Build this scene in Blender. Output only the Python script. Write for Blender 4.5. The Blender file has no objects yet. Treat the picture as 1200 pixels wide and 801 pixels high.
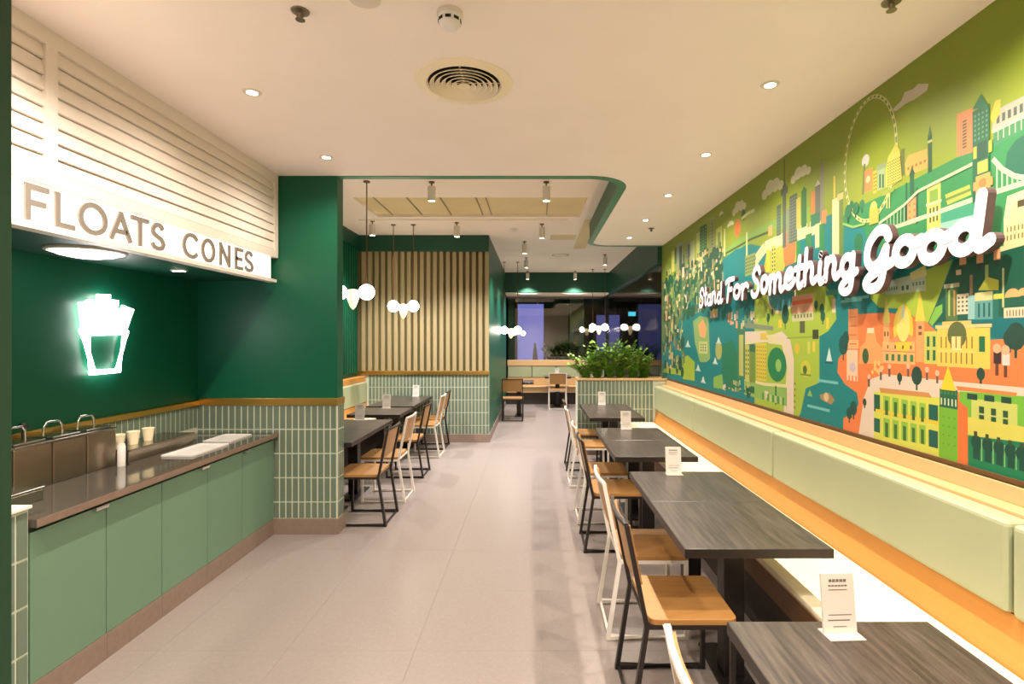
import bpy, bmesh, math, random
from mathutils import Vector

# ------------------------------------------------------------------ camera, world, exposure
scene = bpy.context.scene
COL = scene.collection
FPX, HCAM, VPX, VPY = 630.0, 1.65, 627.0, 398.0      # focal length in pixels of the 1200x801 frame
cam_data = bpy.data.cameras.new('camera')
cam_data.sensor_width = 36.0
cam_data.lens = FPX / 1200.0 * 36.0
cam_data.shift_x = -(VPX - 600.0) / 1200.0
cam_data.shift_y = -(400.5 - VPY) / 1200.0
cam_data.clip_start = 0.05
cam = bpy.data.objects.new('camera', cam_data)
cam.location = (0, 0, HCAM)
cam.rotation_euler = (math.radians(90), 0, 0)
COL.objects.link(cam)
scene.camera = cam

def lin(c):
    def f(v):
        v = v / 255.0
        return v / 12.92 if v <= 0.04045 else ((v + 0.055) / 1.055) ** 2.4
    return tuple(f(v) for v in c[:3])

world = bpy.data.worlds.new('world')
scene.world = world
world.use_nodes = True
bg = world.node_tree.nodes['Background']
bg.inputs[0].default_value = (1.0, 0.89, 0.80, 1)     # faint ambient outside the closed room
bg.inputs[1].default_value = 0.3
vs = scene.view_settings
vs.view_transform = 'Standard'
vs.look = 'None'
vs.exposure = 0.84
vs.gamma = 1.0
vs.use_curve_mapping = False

WARM = (1.0, 0.88, 0.74)
NEUT = (1.0, 0.93, 0.88)
DOWN_W, SPOT_W, GLOBE_E = 55.0, 150.0, 12.0

# ------------------------------------------------------------------ materials
MATS = {}
def mat(name, rgb, rough=0.5, metal=0.0, emit=None, estr=0.0, vary=0.0, vscale=8.0, vcol=None, stretch=None,
        bump=0.0, bscale=60.0, spec=0.5, speck=None, coat=0.0):
    if name in MATS:
        return MATS[name]
    m = bpy.data.materials.new(name)
    m.use_nodes = True
    nt = m.node_tree
    b = nt.nodes['Principled BSDF']
    col = lin(rgb) + (1,)
    b.inputs['Base Color'].default_value = col
    b.inputs['Roughness'].default_value = rough
    b.inputs['Metallic'].default_value = metal
    b.inputs['Specular IOR Level'].default_value = spec
    b.inputs['Coat Weight'].default_value = coat
    if emit is not None:
        b.inputs['Emission Color'].default_value = lin(emit) + (1,)
        b.inputs['Emission Strength'].default_value = estr
    if vary > 0 or speck or bump > 0:
        tc = nt.nodes.new('ShaderNodeTexCoord')
        mp = nt.nodes.new('ShaderNodeMapping')
        nt.links.new(tc.outputs['Object'], mp.inputs[0])
        if stretch:
            mp.inputs['Scale'].default_value = stretch
        if vary > 0:
            n = nt.nodes.new('ShaderNodeTexNoise')
            n.inputs['Scale'].default_value = vscale
            n.inputs['Detail'].default_value = 5
            nt.links.new(mp.outputs[0], n.inputs['Vector'])
            mx = nt.nodes.new('ShaderNodeMix'); mx.data_type = 'RGBA'
            mx.inputs[6].default_value = col
            mx.inputs[7].default_value = lin(vcol if vcol else [max(0, v * 0.7) for v in rgb]) + (1,)
            mr = nt.nodes.new('ShaderNodeMapRange')
            mr.inputs[1].default_value = 0.35; mr.inputs[2].default_value = 0.7
            mr.inputs[3].default_value = 0.0; mr.inputs[4].default_value = vary
            nt.links.new(n.outputs[0], mr.inputs[0])
            nt.links.new(mr.outputs[0], mx.inputs[0])
            last = mx.outputs[2]
            if speck:
                v = nt.nodes.new('ShaderNodeTexVoronoi')
                v.inputs['Scale'].default_value = speck[0]
                nt.links.new(tc.outputs['Object'], v.inputs['Vector'])
                lt = nt.nodes.new('ShaderNodeMapRange')
                lt.inputs[1].default_value = speck[1]; lt.inputs[2].default_value = speck[1] * 0.6
                lt.inputs[3].default_value = 0.0; lt.inputs[4].default_value = 1.0
                nt.links.new(v.outputs['Distance'], lt.inputs[0])
                # only some of the chips are pale, the others dark
                wn = nt.nodes.new('ShaderNodeMix'); wn.data_type = 'RGBA'
                sep = nt.nodes.new('ShaderNodeSeparateColor')
                nt.links.new(v.outputs['Color'], sep.inputs[0])
                nt.links.new(sep.outputs[0], wn.inputs[0])
                wn.inputs[6].default_value = lin(speck[2]) + (1,)
                wn.inputs[7].default_value = lin(speck[3]) + (1,)
                mx2 = nt.nodes.new('ShaderNodeMix'); mx2.data_type = 'RGBA'
                nt.links.new(lt.outputs[0], mx2.inputs[0])
                nt.links.new(last, mx2.inputs[6])
                nt.links.new(wn.outputs[2], mx2.inputs[7])
                last = mx2.outputs[2]
            nt.links.new(last, b.inputs['Base Color'])
        if bump > 0:
            n2 = nt.nodes.new('ShaderNodeTexNoise')
            n2.inputs['Scale'].default_value = bscale
            n2.inputs['Detail'].default_value = 3
            nt.links.new(mp.outputs[0], n2.inputs['Vector'])
            bp = nt.nodes.new('ShaderNodeBump')
            bp.inputs['Strength'].default_value = bump
            bp.inputs['Distance'].default_value = 0.004
            nt.links.new(n2.outputs[0], bp.inputs['Height'])
            nt.links.new(bp.outputs[0], b.inputs['Normal'])
    MATS[name] = m
    return m

def glass_mat(name, tint, refl):
    m = bpy.data.materials.new(name)
    m.use_nodes = True
    nt = m.node_tree
    nt.nodes.clear()
    out = nt.nodes.new('ShaderNodeOutputMaterial')
    tr = nt.nodes.new('ShaderNodeBsdfTransparent')
    tr.inputs[0].default_value = tint + (1,)
    gl = nt.nodes.new('ShaderNodeBsdfGlossy')
    gl.inputs['Roughness'].default_value = 0.0
    gl.inputs[0].default_value = (1, 1, 1, 1)
    mx = nt.nodes.new('ShaderNodeMixShader')
    mx.inputs[0].default_value = refl
    nt.links.new(tr.outputs[0], mx.inputs[1])
    nt.links.new(gl.outputs[0], mx.inputs[2])
    nt.links.new(mx.outputs[0], out.inputs[0])
    MATS[name] = m
    return m

PAINT = mat('ceiling paint', (255, 243, 238), 0.8, vary=0.05, vscale=2)
PAINT2 = mat('raised ceiling paint', (253, 238, 224), 0.8, vary=0.05, vscale=2)
TAN = mat('tan recess panel', (228, 206, 156), 0.6, vary=0.1, vscale=3)
GREEN = mat('green wall paint', (7, 88, 62), 0.40, spec=0.35, vary=0.12, vscale=1.5, bump=0.02, bscale=200)
DKGREEN = mat('dark green paint', (14, 72, 52), 0.45, vary=0.1, vscale=2)
POSTGREEN = mat('deep green post paint', (24, 62, 40), 0.5, vary=0.1, vscale=2)
LIPGREEN = mat('fascia green paint', (36, 100, 66), 0.45, vary=0.08, vscale=2)
FLOORM = mat('terrazzo tile', (146, 135, 131), 0.3, vary=0.35, vscale=40, vcol=(132, 121, 117), speck=(70, 0.15, (200, 190, 182), (100, 88, 82)), spec=0.45)
GROUT_F = mat('floor grout', (138, 127, 123), 0.8, vary=0.1)
SKIRT = mat('brown terrazzo skirting', (140, 120, 108), 0.45, vary=0.4, vscale=30, vcol=(120, 102, 92), speck=(160, 0.18, (190, 175, 160), (100, 84, 74)))
TILE = mat('sage glazed tile', (106, 122, 106), 0.28, vary=0.35, vscale=3.5, vcol=(124, 134, 114), bump=0.05, bscale=40)
GROUT = mat('pale grout', (205, 208, 188), 0.8, vary=0.1)
BRASS = mat('polished brass', (230, 188, 104), 0.3, 1.0, vary=0.15, vscale=6)
WHITEW = mat('white louvre paint', (240, 228, 218), 0.5, vary=0.04, vscale=3)
SIGNW = mat('backlit sign panel', (255, 245, 228), 0.4, emit=(255, 238, 214), estr=1.0, vary=0.02)
TAUPE = mat('taupe letter face', (132, 122, 114), 0.5, vary=0.05)
NEON = mat('white neon', (255, 255, 255), 0.4, emit=(255, 250, 248), estr=5.5)
STEEL = mat('brushed steel', (176, 168, 158), 0.22, 1.0, vary=0.15, vscale=14, stretch=(1, 8, 1))
STEELD = mat('dark polished steel', (176, 162, 146), 0.28, 1.0, vary=0.25, vscale=5)
COUNTER = mat('dark polished worktop', (84, 77, 72), 0.12, vary=0.4, vscale=30, vcol=(66, 60, 56), spec=0.8, coat=0.4)
WEDGE = mat('worktop edge stone', (136, 112, 98), 0.4, vary=0.3, vscale=30)
CABGREEN = mat('sage cabinet laminate', (108, 140, 116), 0.45, vary=0.06, vscale=2)
CABDARK = mat('cabinet recess', (72, 96, 78), 0.6, vary=0.1)
CHROME = mat('chrome', (225, 222, 215), 0.12, 1.0, vary=0.05)
BLACK = mat('black plastic', (26, 24, 24), 0.4, vary=0.1)
BLACKM = mat('black powder coat', (34, 28, 26), 0.4, vary=0.15)
WHITEM = mat('white powder coat', (228, 220, 210), 0.4, vary=0.05)
WOOD = mat('birch plywood', (170, 124, 70), 0.45, vary=0.5, vscale=5, vcol=(148, 104, 54), stretch=(1.5, 9, 9))
WOODL = mat('pale plywood', (208, 170, 122), 0.45, vary=0.4, vscale=4, vcol=(206, 164, 110), stretch=(8, 0.8, 8))
HONEY = mat('honey ply panel', (204, 142, 68), 0.42, vary=0.35, vscale=4, vcol=(190, 126, 56), stretch=(8, 0.6, 8))
TOPM = mat('dark wenge laminate', (48, 40, 36), 0.30, vary=0.8, vscale=5, vcol=(92, 81, 74), stretch=(14, 0.9, 14), bump=0.08, bscale=20, spec=0.6)
CREAM = mat('cream seat cushion', (244, 232, 200), 0.6, vary=0.08, vscale=3)
SAGE = mat('sage upholstery', (166, 172, 138), 0.45, vary=0.08, vscale=3, bump=0.03, bscale=150)
SEAM = mat('upholstery seam', (120, 128, 100), 0.7, vary=0.1)
DKBASE = mat('dark bench plinth', (58, 46, 38), 0.6, vary=0.2)
SLATW = mat('oak slat', (166, 150, 114), 0.5, vary=0.4, vscale=4, vcol=(146, 128, 92), stretch=(9, 9, 0.8))
SLATBK = mat('dark slat backing', (98, 88, 48), 0.8, vary=0.1)
GLOBE = mat('opal globe', (255, 250, 240), 0.4, emit=(255, 244, 226), estr=GLOBE_E)
CONE = mat('cream glass cone', (240, 222, 190), 0.4, emit=(255, 226, 178), estr=0.8)
LENS = mat('lamp lens', (255, 250, 240), 0.4, emit=(255, 240, 214), estr=22.0)
FIXW = mat('white fitting', (226, 216, 204), 0.5, vary=0.04)
RODM = mat('bronze rod', (116, 84, 56), 0.4, 0.6, vary=0.1)
BEIGEF = mat('beige diffuser', (250, 236, 208), 0.55, vary=0.05)
HOLE = mat('dark void', (24, 20, 16), 0.9, vary=0.1)
ACRYL = mat('card stock in acrylic', (220, 212, 204), 0.2, vary=0.05)
ACRYL2 = mat('acrylic foot', (206, 196, 186), 0.1, vary=0.05, spec=0.8)
INK = mat('grey print', (112, 104, 100), 0.6, vary=0.1)
PLASTW = mat('white tray plastic', (236, 230, 226), 0.25, vary=0.05)
PAPER = mat('cream paper', (250, 234, 200), 0.7, vary=0.05)
LEAF = mat('leaf green', (84, 134, 40), 0.42, vary=0.9, vscale=9, vcol=(150, 186, 70))
STEMM = mat('plant stem', (70, 92, 36), 0.6, vary=0.3)
SOIL = mat('planter soil', (48, 34, 24), 0.9, vary=0.4, vscale=40)
MALLDK = mat('mall dark cladding', (34, 34, 38), 0.5, vary=0.2)
MALLFL = mat('mall floor', (96, 90, 86), 0.3, vary=0.2)
MALLCEIL = mat('mall ceiling', (140, 122, 100), 0.7, vary=0.1)
MALLCOL = mat('mall column', (120, 132, 110), 0.5, vary=0.1)
PURPLE = mat('violet backlit display', (110, 112, 190), 0.4, emit=(118, 122, 200), estr=0.62, vary=0.05)
PURPLE2 = mat('dim violet display', (90, 90, 160), 0.4, emit=(112, 110, 186), estr=0.3, vary=0.05)
CYAN = mat('cyan sign light', (60, 170, 200), 0.4, emit=(70, 190, 220), estr=0.9)
DARKFIG = mat('dark figure print', (50, 46, 96), 0.6, vary=0.1)
GLASS = glass_mat('shopfront glass', (0.92, 0.93, 0.92), 0.08)
LETTERW = mat('white acrylic letter', (232, 228, 238), 0.35, vary=0.02)
LETTERSIDE = mat('letter return', (96, 72, 74), 0.5)

# ------------------------------------------------------------------ mesh building
class MB:
    def __init__(s):
        s.v, s.f = [], []
    def add(s, vs_, fs_):
        o = len(s.v)
        s.v += [tuple(p) for p in vs_]
        s.f += [tuple(i + o for i in f) for f in fs_]
        return s
    def box(s, x0, x1, y0, y1, z0, z1):
        x0, x1 = min(x0, x1), max(x0, x1); y0, y1 = min(y0, y1), max(y0, y1); z0, z1 = min(z0, z1), max(z0, z1)
        return s.add([(x0,y0,z0),(x1,y0,z0),(x1,y1,z0),(x0,y1,z0),(x0,y0,z1),(x1,y0,z1),(x1,y1,z1),(x0,y1,z1)],
                     [(0,3,2,1),(4,5,6,7),(0,1,5,4),(1,2,6,5),(2,3,7,6),(3,0,4,7)])
    def prism(s, pts, z0, z1):
        n = len(pts)
        a = sum(pts[i][0]*pts[(i+1)%n][1] - pts[(i+1)%n][0]*pts[i][1] for i in range(n))
        if a < 0: pts = pts[::-1]
        return s.add([(x,y,z0) for x,y in pts] + [(x,y,z1) for x,y in pts],
                     [tuple(range(n-1,-1,-1)), tuple(range(n,2*n))] + [(i,(i+1)%n,(i+1)%n+n,i+n) for i in range(n)])
    def lathe(s, prof, c=(0,0,0), n=20, axis='z', caps=True):
        vs_, fs_ = [], []
        for r, h in prof:
            for k in range(n):
                a = 2*math.pi*k/n
                p = (r*math.cos(a), r*math.sin(a), h)
                if axis == 'x': p = (h, p[0], p[1])
                if axis == 'y': p = (p[1], h, p[0])
                vs_.append((p[0]+c[0], p[1]+c[1], p[2]+c[2]))
        for i in range(len(prof)-1):
            for k in range(n):
                k2 = (k+1) % n
                fs_.append((i*n+k, i*n+k2, (i+1)*n+k2, (i+1)*n+k))
        if caps:
            fs_.append(tuple(range(n-1,-1,-1)))
            fs_.append(tuple((len(prof)-1)*n+k for k in range(n)))
        return s.add(vs_, fs_)
    def sphere(s, c, r, n=20, m=12, sz=1.0):
        prof = [(max(1e-4, r*math.sin(math.pi*i/m)), -r*sz*math.cos(math.pi*i/m)) for i in range(m+1)]
        return s.lathe(prof, c, n)
    def tube(s, pts, r, n=8, closed=False):
        pts = [Vector(p) for p in pts]
        m = len(pts)
        vs_, fs_ = [], []
        up = None
        for i, p in enumerate(pts):
            a = pts[(i-1) % m] if (closed or i > 0) else p
            b = pts[(i+1) % m] if (closed or i < m-1) else p
            t = (b - a).normalized()
            if up is None:
                up = Vector((0,0,1)) if abs(t.z) < 0.9 else Vector((1,0,0))
            sd = t.cross(up)
            if sd.length < 1e-5: sd = t.cross(Vector((0,1,0)))
            sd.normalize(); up = sd.cross(t).normalized()
            d1 = (p - a).normalized() if (p-a).length > 1e-9 else t
            k = 1.0 / max(0.5, t.dot(d1))
            for j in range(n):
                q = 2*math.pi*(j+0.5)/n
                vs_.append(p + (sd*math.cos(q) + up*math.sin(q)) * r * k)
        for i in range(m if closed else m-1):
            i2 = (i+1) % m
            for j in range(n):
                j2 = (j+1) % n
                fs_.append((i*n+j, i*n+j2, i2*n+j2, i2*n+j))
        if not closed:
            fs_.append(tuple(range(n-1,-1,-1))); fs_.append(tuple((m-1)*n+j for j in range(n)))
        return s.add(vs_, fs_)
    def strip(s, pts, w, d0, d1, mp, closed=False, caps=False, ramp=0.0):
        """flat ribbon of width w along 2-D pts, from depth d0 to d1; mp(u, v, d) gives the 3-D point"""
        m = len(pts)
        L, R = [], []
        for i, p in enumerate(pts):
            a = pts[(i-1) % m] if (closed or i > 0) else p
            b = pts[(i+1) % m] if (closed or i < m-1) else p
            tx, ty = b[0]-a[0], b[1]-a[1]
            l = math.hypot(tx, ty) or 1; tx /= l; ty /= l
            e = (p[0]-a[0], p[1]-a[1]); el = math.hypot(*e)
            k = 1.0 / max(0.5, (e[0]*tx+e[1]*ty)/el) if el > 1e-9 else 1.0
            L.append((p[0]-ty*w/2*k, p[1]+tx*w/2*k)); R.append((p[0]+ty*w/2*k, p[1]-tx*w/2*k))
        vs_ = []
        for i, (l, r) in enumerate(zip(L, R)):
            dd = d1 + ramp*i          # a hair of rise along the stroke keeps self-crossings apart
            vs_ += [mp(l[0], l[1], dd), mp(r[0], r[1], dd), mp(l[0], l[1], d0), mp(r[0], r[1], d0)]
        fs_ = []
        for i in range(m if closed else m-1):
            a, b = 4*i, 4*((i+1) % m)
            fs_ += [(a, a+1, b+1, b), (a+2, b+2, b+3, a+3), (a, b, b+2, a+2), (a+1, a+3, b+3, b+1)]
        if not closed:
            fs_ += [(0, 2, 3, 1), (4*m-4, 4*m-3, 4*m-1, 4*m-2)]
        s.add(vs_, fs_)
        if caps and not closed:
            for c in (pts[0], pts[-1]):
                s.disc(c, w/2, d0, d1*0.995 + d0*0.005, mp)
        return s
    def disc(s, c, r, d0, d1, mp, n=14):
        p = [(c[0]+r*math.cos(2*math.pi*k/n), c[1]+r*math.sin(2*math.pi*k/n)) for k in range(n)]
        return s.add([mp(a,b,d1) for a,b in p]+[mp(a,b,d0) for a,b in p],
                     [tuple(range(n)), tuple(range(2*n-1,n-1,-1))]+[(k,(k+1)%n,(k+1)%n+n,k+n) for k in range(n)])
    def mesh(s, name, m, smooth=None, fix=True):
        me = bpy.data.meshes.new(name)
        me.from_pydata(s.v, [], s.f)
        if fix:
            bm = bmesh.new(); bm.from_mesh(me)
            bmesh.ops.recalc_face_normals(bm, faces=bm.faces)
            bm.to_mesh(me); bm.free()
        if m: me.materials.append(m)
        if smooth is not None:
            me.polygons.foreach_set('use_smooth', [True]*len(me.polygons))
            me.set_sharp_from_angle(angle=math.radians(smooth))
        me.update()
        return me

def link(name, me, parent=None, loc=(0,0,0), rz=0.0, bev=0.0, seg=2):
    o = bpy.data.objects.new(name, me)
    COL.objects.link(o)
    o.location = loc; o.rotation_euler = (0, 0, rz)
    if parent: o.parent = parent
    if bev > 0:
        b = o.modifiers.new('bevel', 'BEVEL'); b.width = bev; b.segments = seg; b.limit_method = 'ANGLE'
    return o
def obj(name, mb, m, parent=None, loc=(0,0,0), rz=0.0, bev=0.0, smooth=None, seg=2):
    return link(name, mb.mesh(name, m, smooth), parent, loc, rz, bev, seg)
def tag(o, label, cat, group=None, kind=None):
    o['label'] = label; o['category'] = cat
    if group: o['group'] = group
    if kind: o['kind'] = kind
    return o
def thing(name, label, cat, loc=(0,0,0), rz=0.0, group=None):
    return tag(link(name, None, None, loc, rz), label, cat, group)
def struct(name, mb, m, label=None, bev=0.0, smooth=None, parent=None):
    o = obj(name, mb, m, parent, bev=bev, smooth=smooth)
    if parent is None:
        o['kind'] = 'structure'
        if label: o['label'] = label
    return o
def copy_tree(o, parent=None):
    c = o.copy(); COL.objects.link(c); c.parent = parent
    for ch in list(o.children):
        copy_tree(ch, c)
    return c
def place(proto, used, loc, rz, label, group=None):
    o = proto if not used else copy_tree(proto)
    used.append(1)
    o.location = loc; o.rotation_euler = (0, 0, rz); o['label'] = label
    if group: o['group'] = group
    return o
def B(x0, x1, y0, y1, z0, z1): return MB().box(x0, x1, y0, y1, z0, z1)
def spot(parent, loc, w, size=110, blend=0.7, r=0.035, color=WARM, aim=(0,0,-1)):
    l = bpy.data.lights.new('spot_lamp', 'SPOT')
    l.energy = w; l.spot_size = math.radians(size); l.spot_blend = blend; l.shadow_soft_size = r; l.color = color
    o = bpy.data.objects.new('spot_lamp', l); COL.objects.link(o)
    o.location = loc; o.parent = parent
    o.rotation_euler = Vector(aim).to_track_quat('-Z', 'Y').to_euler()
    return o

# ------------------------------------------------------------------ main dimensions (metres)
XR, XB, XC = 1.90, -2.88, -2.20        # mural wall, alcove / nook back wall, counter front
YW, YS, YP = 4.58, 8.66, 7.70          # wing wall, slatted wall, planter
ZC, ZU, ZT = 3.05, 3.33, 1.095          # ceiling, raised ceiling, top of the tiled dado
YF, YG = 13.40, 14.30                  # far bulkhead, far glass
XS = -0.742                            # passage side of the slatted block

# ------------------------------------------------------------------ floor
fl = struct('floor', B(-3.4, 9.0, -2.6, 23.0, -0.12, -0.004), GROUT_F, 'pale terrazzo tile floor')
TS = 0.68
tile_me = B(0.0005, TS-0.0005, 0.0005, TS-0.0005, -0.003, 0.0).mesh('floor_tile', FLOORM)
for i in range(-5, 3):
    for j in range(-3, 22):
        x, y = 0.04 + i*TS, 0.136 + j*TS
        if y < -2.4 or y + TS > YG + 0.5: continue
        if x < XB - 0.1 and y < YW: pass
        link('floor_tile', tile_me, fl, (x, y, 0))

# ------------------------------------------------------------------ ceilings
def arc(cx, cy, r, a0, a1, n=14):
    return [(cx + r*math.cos(math.radians(a0+(a1-a0)*k/n)), cy + r*math.sin(math.radians(a0+(a1-a0)*k/n))) for k in range(n+1)]
edge = [(XB, 4.63)] + arc(0.46, 4.97, 0.34, -90, 0) + arc(1.10, 7.72, 0.30, 180, 90) + [(XR, 8.02)]
cl = struct('ceiling', MB().prism([(-3.0, -2.4), (XR+0.1, -2.4), (XR+0.1, 8.02)] + edge[::-1] + [(-3.0, 4.63)], ZC, ZC+0.10), PAINT, 'warm cream plaster ceiling')
struct('fascia', MB().strip(edge, 0.03, ZC-0.004, ZU, lambda u, v, d: (u, v, d)), LIPGREEN, parent=cl, smooth=40)

struct('fascia_lip', MB().strip(edge, 0.075, ZC-0.006, ZC+0.02, lambda u, v, d: (u, v, d)), mat('lip green paint', (58, 128, 92), .45, vary=.05), parent=cl, smooth=40)
# raised ceiling with an L-shaped recess of tan panels
cu = MB()
RX0, RX1, RY0, RY1 = -2.15, 0.62, 6.35, 7.35
cu.box(XB, XR+0.1, 4.3, RY0, ZU, ZU+0.08); cu.box(XB, XR+0.1, RY1, YG+0.1, ZU, ZU+0.08)
cu.box(XB, RX0, RY0, RY1, ZU, ZU+0.08); cu.box(RX1, XR+0.1, RY0, RY1, ZU, ZU+0.08)
cu = struct('ceiling_raised', cu, PAINT2, 'raised beige ceiling above the dining area')
struct('recess_panel', B(RX0-0.02, RX1+0.02, RY0-0.02, RY1+0.02, ZU+0.035, ZU+0.06), TAN, parent=cu)
for x in (-1.95, -1.55, -1.15, -0.72, -0.60, 0.15):
    struct('recess_fin', B(x, x+0.012, RY0, RY1, ZU+0.02, ZU+0.035), SLATW, parent=cu)
struct('recess_rail', B(RX0-0.3, 0.45, RY1+0.12, RY1+0.15, ZU-0.02, ZU), PAINT2, parent=cu)
struct('recess_strip', B(0.70, 0.92, 7.5, 9.9, ZU-0.004, ZU), TAN, parent=cu)
struct('access_panel', B(0.25, 0.66, 8.6, 9.0, ZU-0.006, ZU), TAN, parent=cu)

# ------------------------------------------------------------------ walls
struct('wall_right', B(XR, XR+0.12, -2.4, 8.06, 0, ZC+0.05), mat('mural wall edge', (120, 140, 60), 0.6, vary=0.1), 'long wall carrying the mural')
struct('wall_left', B(XB-0.12, XB, -2.4, 13.5, 0, ZU+0.1), GREEN, 'green back wall behind the counter and bench')
struct('wall_back', B(XB, XR+0.1, -2.5, -2.4, 0, ZC+0.1), PAINT, 'pale wall behind the viewer')  # unseen wall added to close the room and bounce light forward
wing = struct('wall_wing', B(XB, -1.69, YW+0.012, YW+0.15, 0, ZU), GREEN, 'green wing wall with tiled dado at the end of the counter')
struct('wall_slat', B(XB, XS-0.03, YS+0.03, YF+0.4, 0, ZU), DKGREEN, 'block wall behind the oak slats')
side = struct('wall_passage', B(XS-0.03, XS, YS+0.03, YF+0.4, 0, ZU), GREEN, 'green passage side of the slatted block')
struct('baseboard_passage', B(XS, XS+0.012, YS, YF, 0, 0.13), SKIRT)
struct('wall_near', B(XB, XC+0.02, -2.4, 2.16, 0, 0.93), GREEN, 'low wall before the counter')

def tiled(parent, u0, u1, z0, z1, frame, pitch=0.055, row=0.206, gap=0.010, skip=None, up=True):
    """stacked upright tiles; frame(u, z) -> (loc, rz); mesh spans u, thickness towards -y before turning"""
    n = max(1, round((u1-u0)/pitch)); pu = (u1-u0)/n
    cache = {}
    z = z1
    while z > z0 + 0.02:
        zb = max(z0, z-row)
        h = round(z-zb, 4)
        if h not in cache:
            mb = MB()
            w, t, c = pu-gap, 0.004, 0.0015
            y0, y1, b0, b1 = 0, w, 0, h-gap
            mb.add([(0,0,0),(w,0,0),(w,0,b1),(0,0,b1),(c,-t,c),(w-c,-t,c),(w-c,-t,b1-c),(c,-t,b1-c)],
                   [(4,5,6,7),(0,1,5,4),(1,2,6,5),(2,3,7,6),(3,0,4,7),(0,3,2,1)])
            cache[h] = mb.mesh('tile', TILE)
        for i in range(n):
            u = u0 + i*pu + gap/2
            if skip and skip(u, zb): continue
            loc, rz = frame(u, zb + gap/2)
            link('tile', cache[h], parent, loc, rz)
        z -= row

def brass(parent, mb): struct('brass_strip', mb, BRASS, parent=parent, bev=0.002)

# wing wall dado
struct('grout_bed', B(XB, -1.69, YW, YW+0.012, 0.13, ZT), GROUT, parent=wing)
tiled(wing, XB, -1.69, 0.13, ZT, lambda u, z: ((u, YW, z), 0), skip=lambda u, z: u < XC-0.06 and z < 0.66)
brass(wing, B(XB+0.02, -1.675, YW-0.016, YW+0.155, ZT, ZT+0.058))
struct('grout_bed', B(-1.69, -1.682, YW, YW+0.15, 0.13, ZT), GROUT, parent=wing)
tiled(wing, YW+0.004, YW+0.15, 0.13, ZT, lambda u, z: ((-1.682, u, z), math.pi/2), pitch=0.05)
struct('baseboard_wing', B(XC-0.05, -1.668, YW-0.0195, YW+0.16, 0, 0.13), SKIRT, 'brown terrazzo skirting of the wing wall')
# splashback behind the counter
spl = struct('wall_splashback', B(XB, XB+0.008, 2.36, YW-0.001, 0.86, ZT), GROUT, 'tiled splashback behind the counter')
tiled(spl, 2.40, YW-0.012, 0.905, ZT, lambda u, z: ((XB+0.008, u, z), math.pi/2))
brass(spl, B(XB, XB+0.03, 2.36, YW-0.017, ZT, ZT+0.04))
# tiled pier at the near end of the counter
pier = struct('wall_pier', B(XB, XC-0.012, 2.17, 2.345, 0, 0.915), GROUT, 'low tiled pier at the near end of the counter')
tiled(pier, 2.172, 2.345, 0.13, 0.905, lambda u, z: ((XC-0.012, u, z), math.pi/2), pitch=0.058)
struct('pier_cap', B(XB, XC+0.004, 2.165, 2.35, 0.915, 0.93), WHITEW, parent=pier, bev=0.003)
struct('baseboard_pier', B(XC-0.011, XC+0.006, 2.165, 2.345, 0, 0.13), SKIRT)

# slatted wall: dado, brass, slats, green band
sw = bpy.data.objects['wall_slat']
struct('grout_bed', B(XB, XS, YS+0.012, YS+0.03, 0.13, ZT), GROUT, parent=sw)
tiled(sw, XB+0.195, XS, 0.13, ZT, lambda u, z: ((u, YS+0.012, z), 0))
brass(sw, B(XB, XS+0.006, YS-0.015, YS+0.03, ZT, ZT+0.055))
struct('slat_backing', B(XB, XS, YS+0.02, YS+0.03, ZT+0.055, 3.07), SLATBK, parent=sw)
struct('green_band', B(XB, XS, YS-0.035, YS+0.03, 3.07, ZU), DKGREEN, parent=sw)
slat_me = B(0, 0.060, -0.035, 0, ZT+0.055, 3.07).mesh('slat', SLATW)
n_sl = 20
for i in range(n_sl):
    link('slat', slat_me, sw, (XB+0.09 + i*(XS-0.062-XB-0.09)/(n_sl-1), YS+0.02, 0))
struct('baseboard_slat', B(XB+0.55, XS+0.012, YS-0.012, YS+0.012, 0, 0.13), SKIRT, 'brown terrazzo skirting under the slatted wall')
# green slats on the nook's side wall
wl = bpy.data.objects['wall_left']
gs_me = B(0, 0.035, 0, 0.055, ZT+0.03, 3.12).mesh('green_slat', GREEN)
for i in range(22):
    link('green_slat', gs_me, wl, (XB, YS-0.10-i*0.105, 0))
struct('green_beam', B(XB, XB+0.06, 4.75, YS-0.036, 3.12, ZU), DKGREEN, parent=wl)

# ------------------------------------------------------------------ far end: bulkheads, shopfront glass, concourse beyond
struct('trim_1', B(XS, XR-0.06, YF, YG, 2.83, ZU), DKGREEN, 'dark green bulkhead above the far bench')
struct('trim_2', B(XR-0.06, XR+0.10, 8.06, YG, 2.80, ZU), DKGREEN, 'dark green bulkhead over the side glazing')
struct('trim_3', B(XS, XR-0.06, YF+0.02, YG-0.02, 2.80, 2.83), PAINT2, 'beige soffit under the far bulkhead')
def window(name, x0, x1, y0, y1, n, label):
    w = struct(name, B(x0, x1, y0, y1, 0.0, 0.06), MALLDK, label)
    along_x = (x1-x0) > (y1-y0)
    for k in range(n):
        if along_x:
            a, b = x0+(x1-x0)*k/n, x0+(x1-x0)*(k+1)/n
            struct('pane', B(a+0.004, b-0.004, y0+0.02, y0+0.03, 0.06, 2.80), GLASS, parent=w)
        else:
            a, b = y0+(y1-y0)*k/n, y0+(y1-y0)*(k+1)/n
            struct('pane', B(x0+0.02, x0+0.03, a+0.004, b-0.004, 0.06, 2.80), GLASS, parent=w)
    return w
window('window_1', XS, XR, YG-0.03, YG+0.03, 3, 'dark shopfront glass behind the far bench')
window('window_2', XR-0.03, XR+0.03, 8.07, YG-0.04, 4, 'dark shopfront glass beyond the mural')
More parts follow.
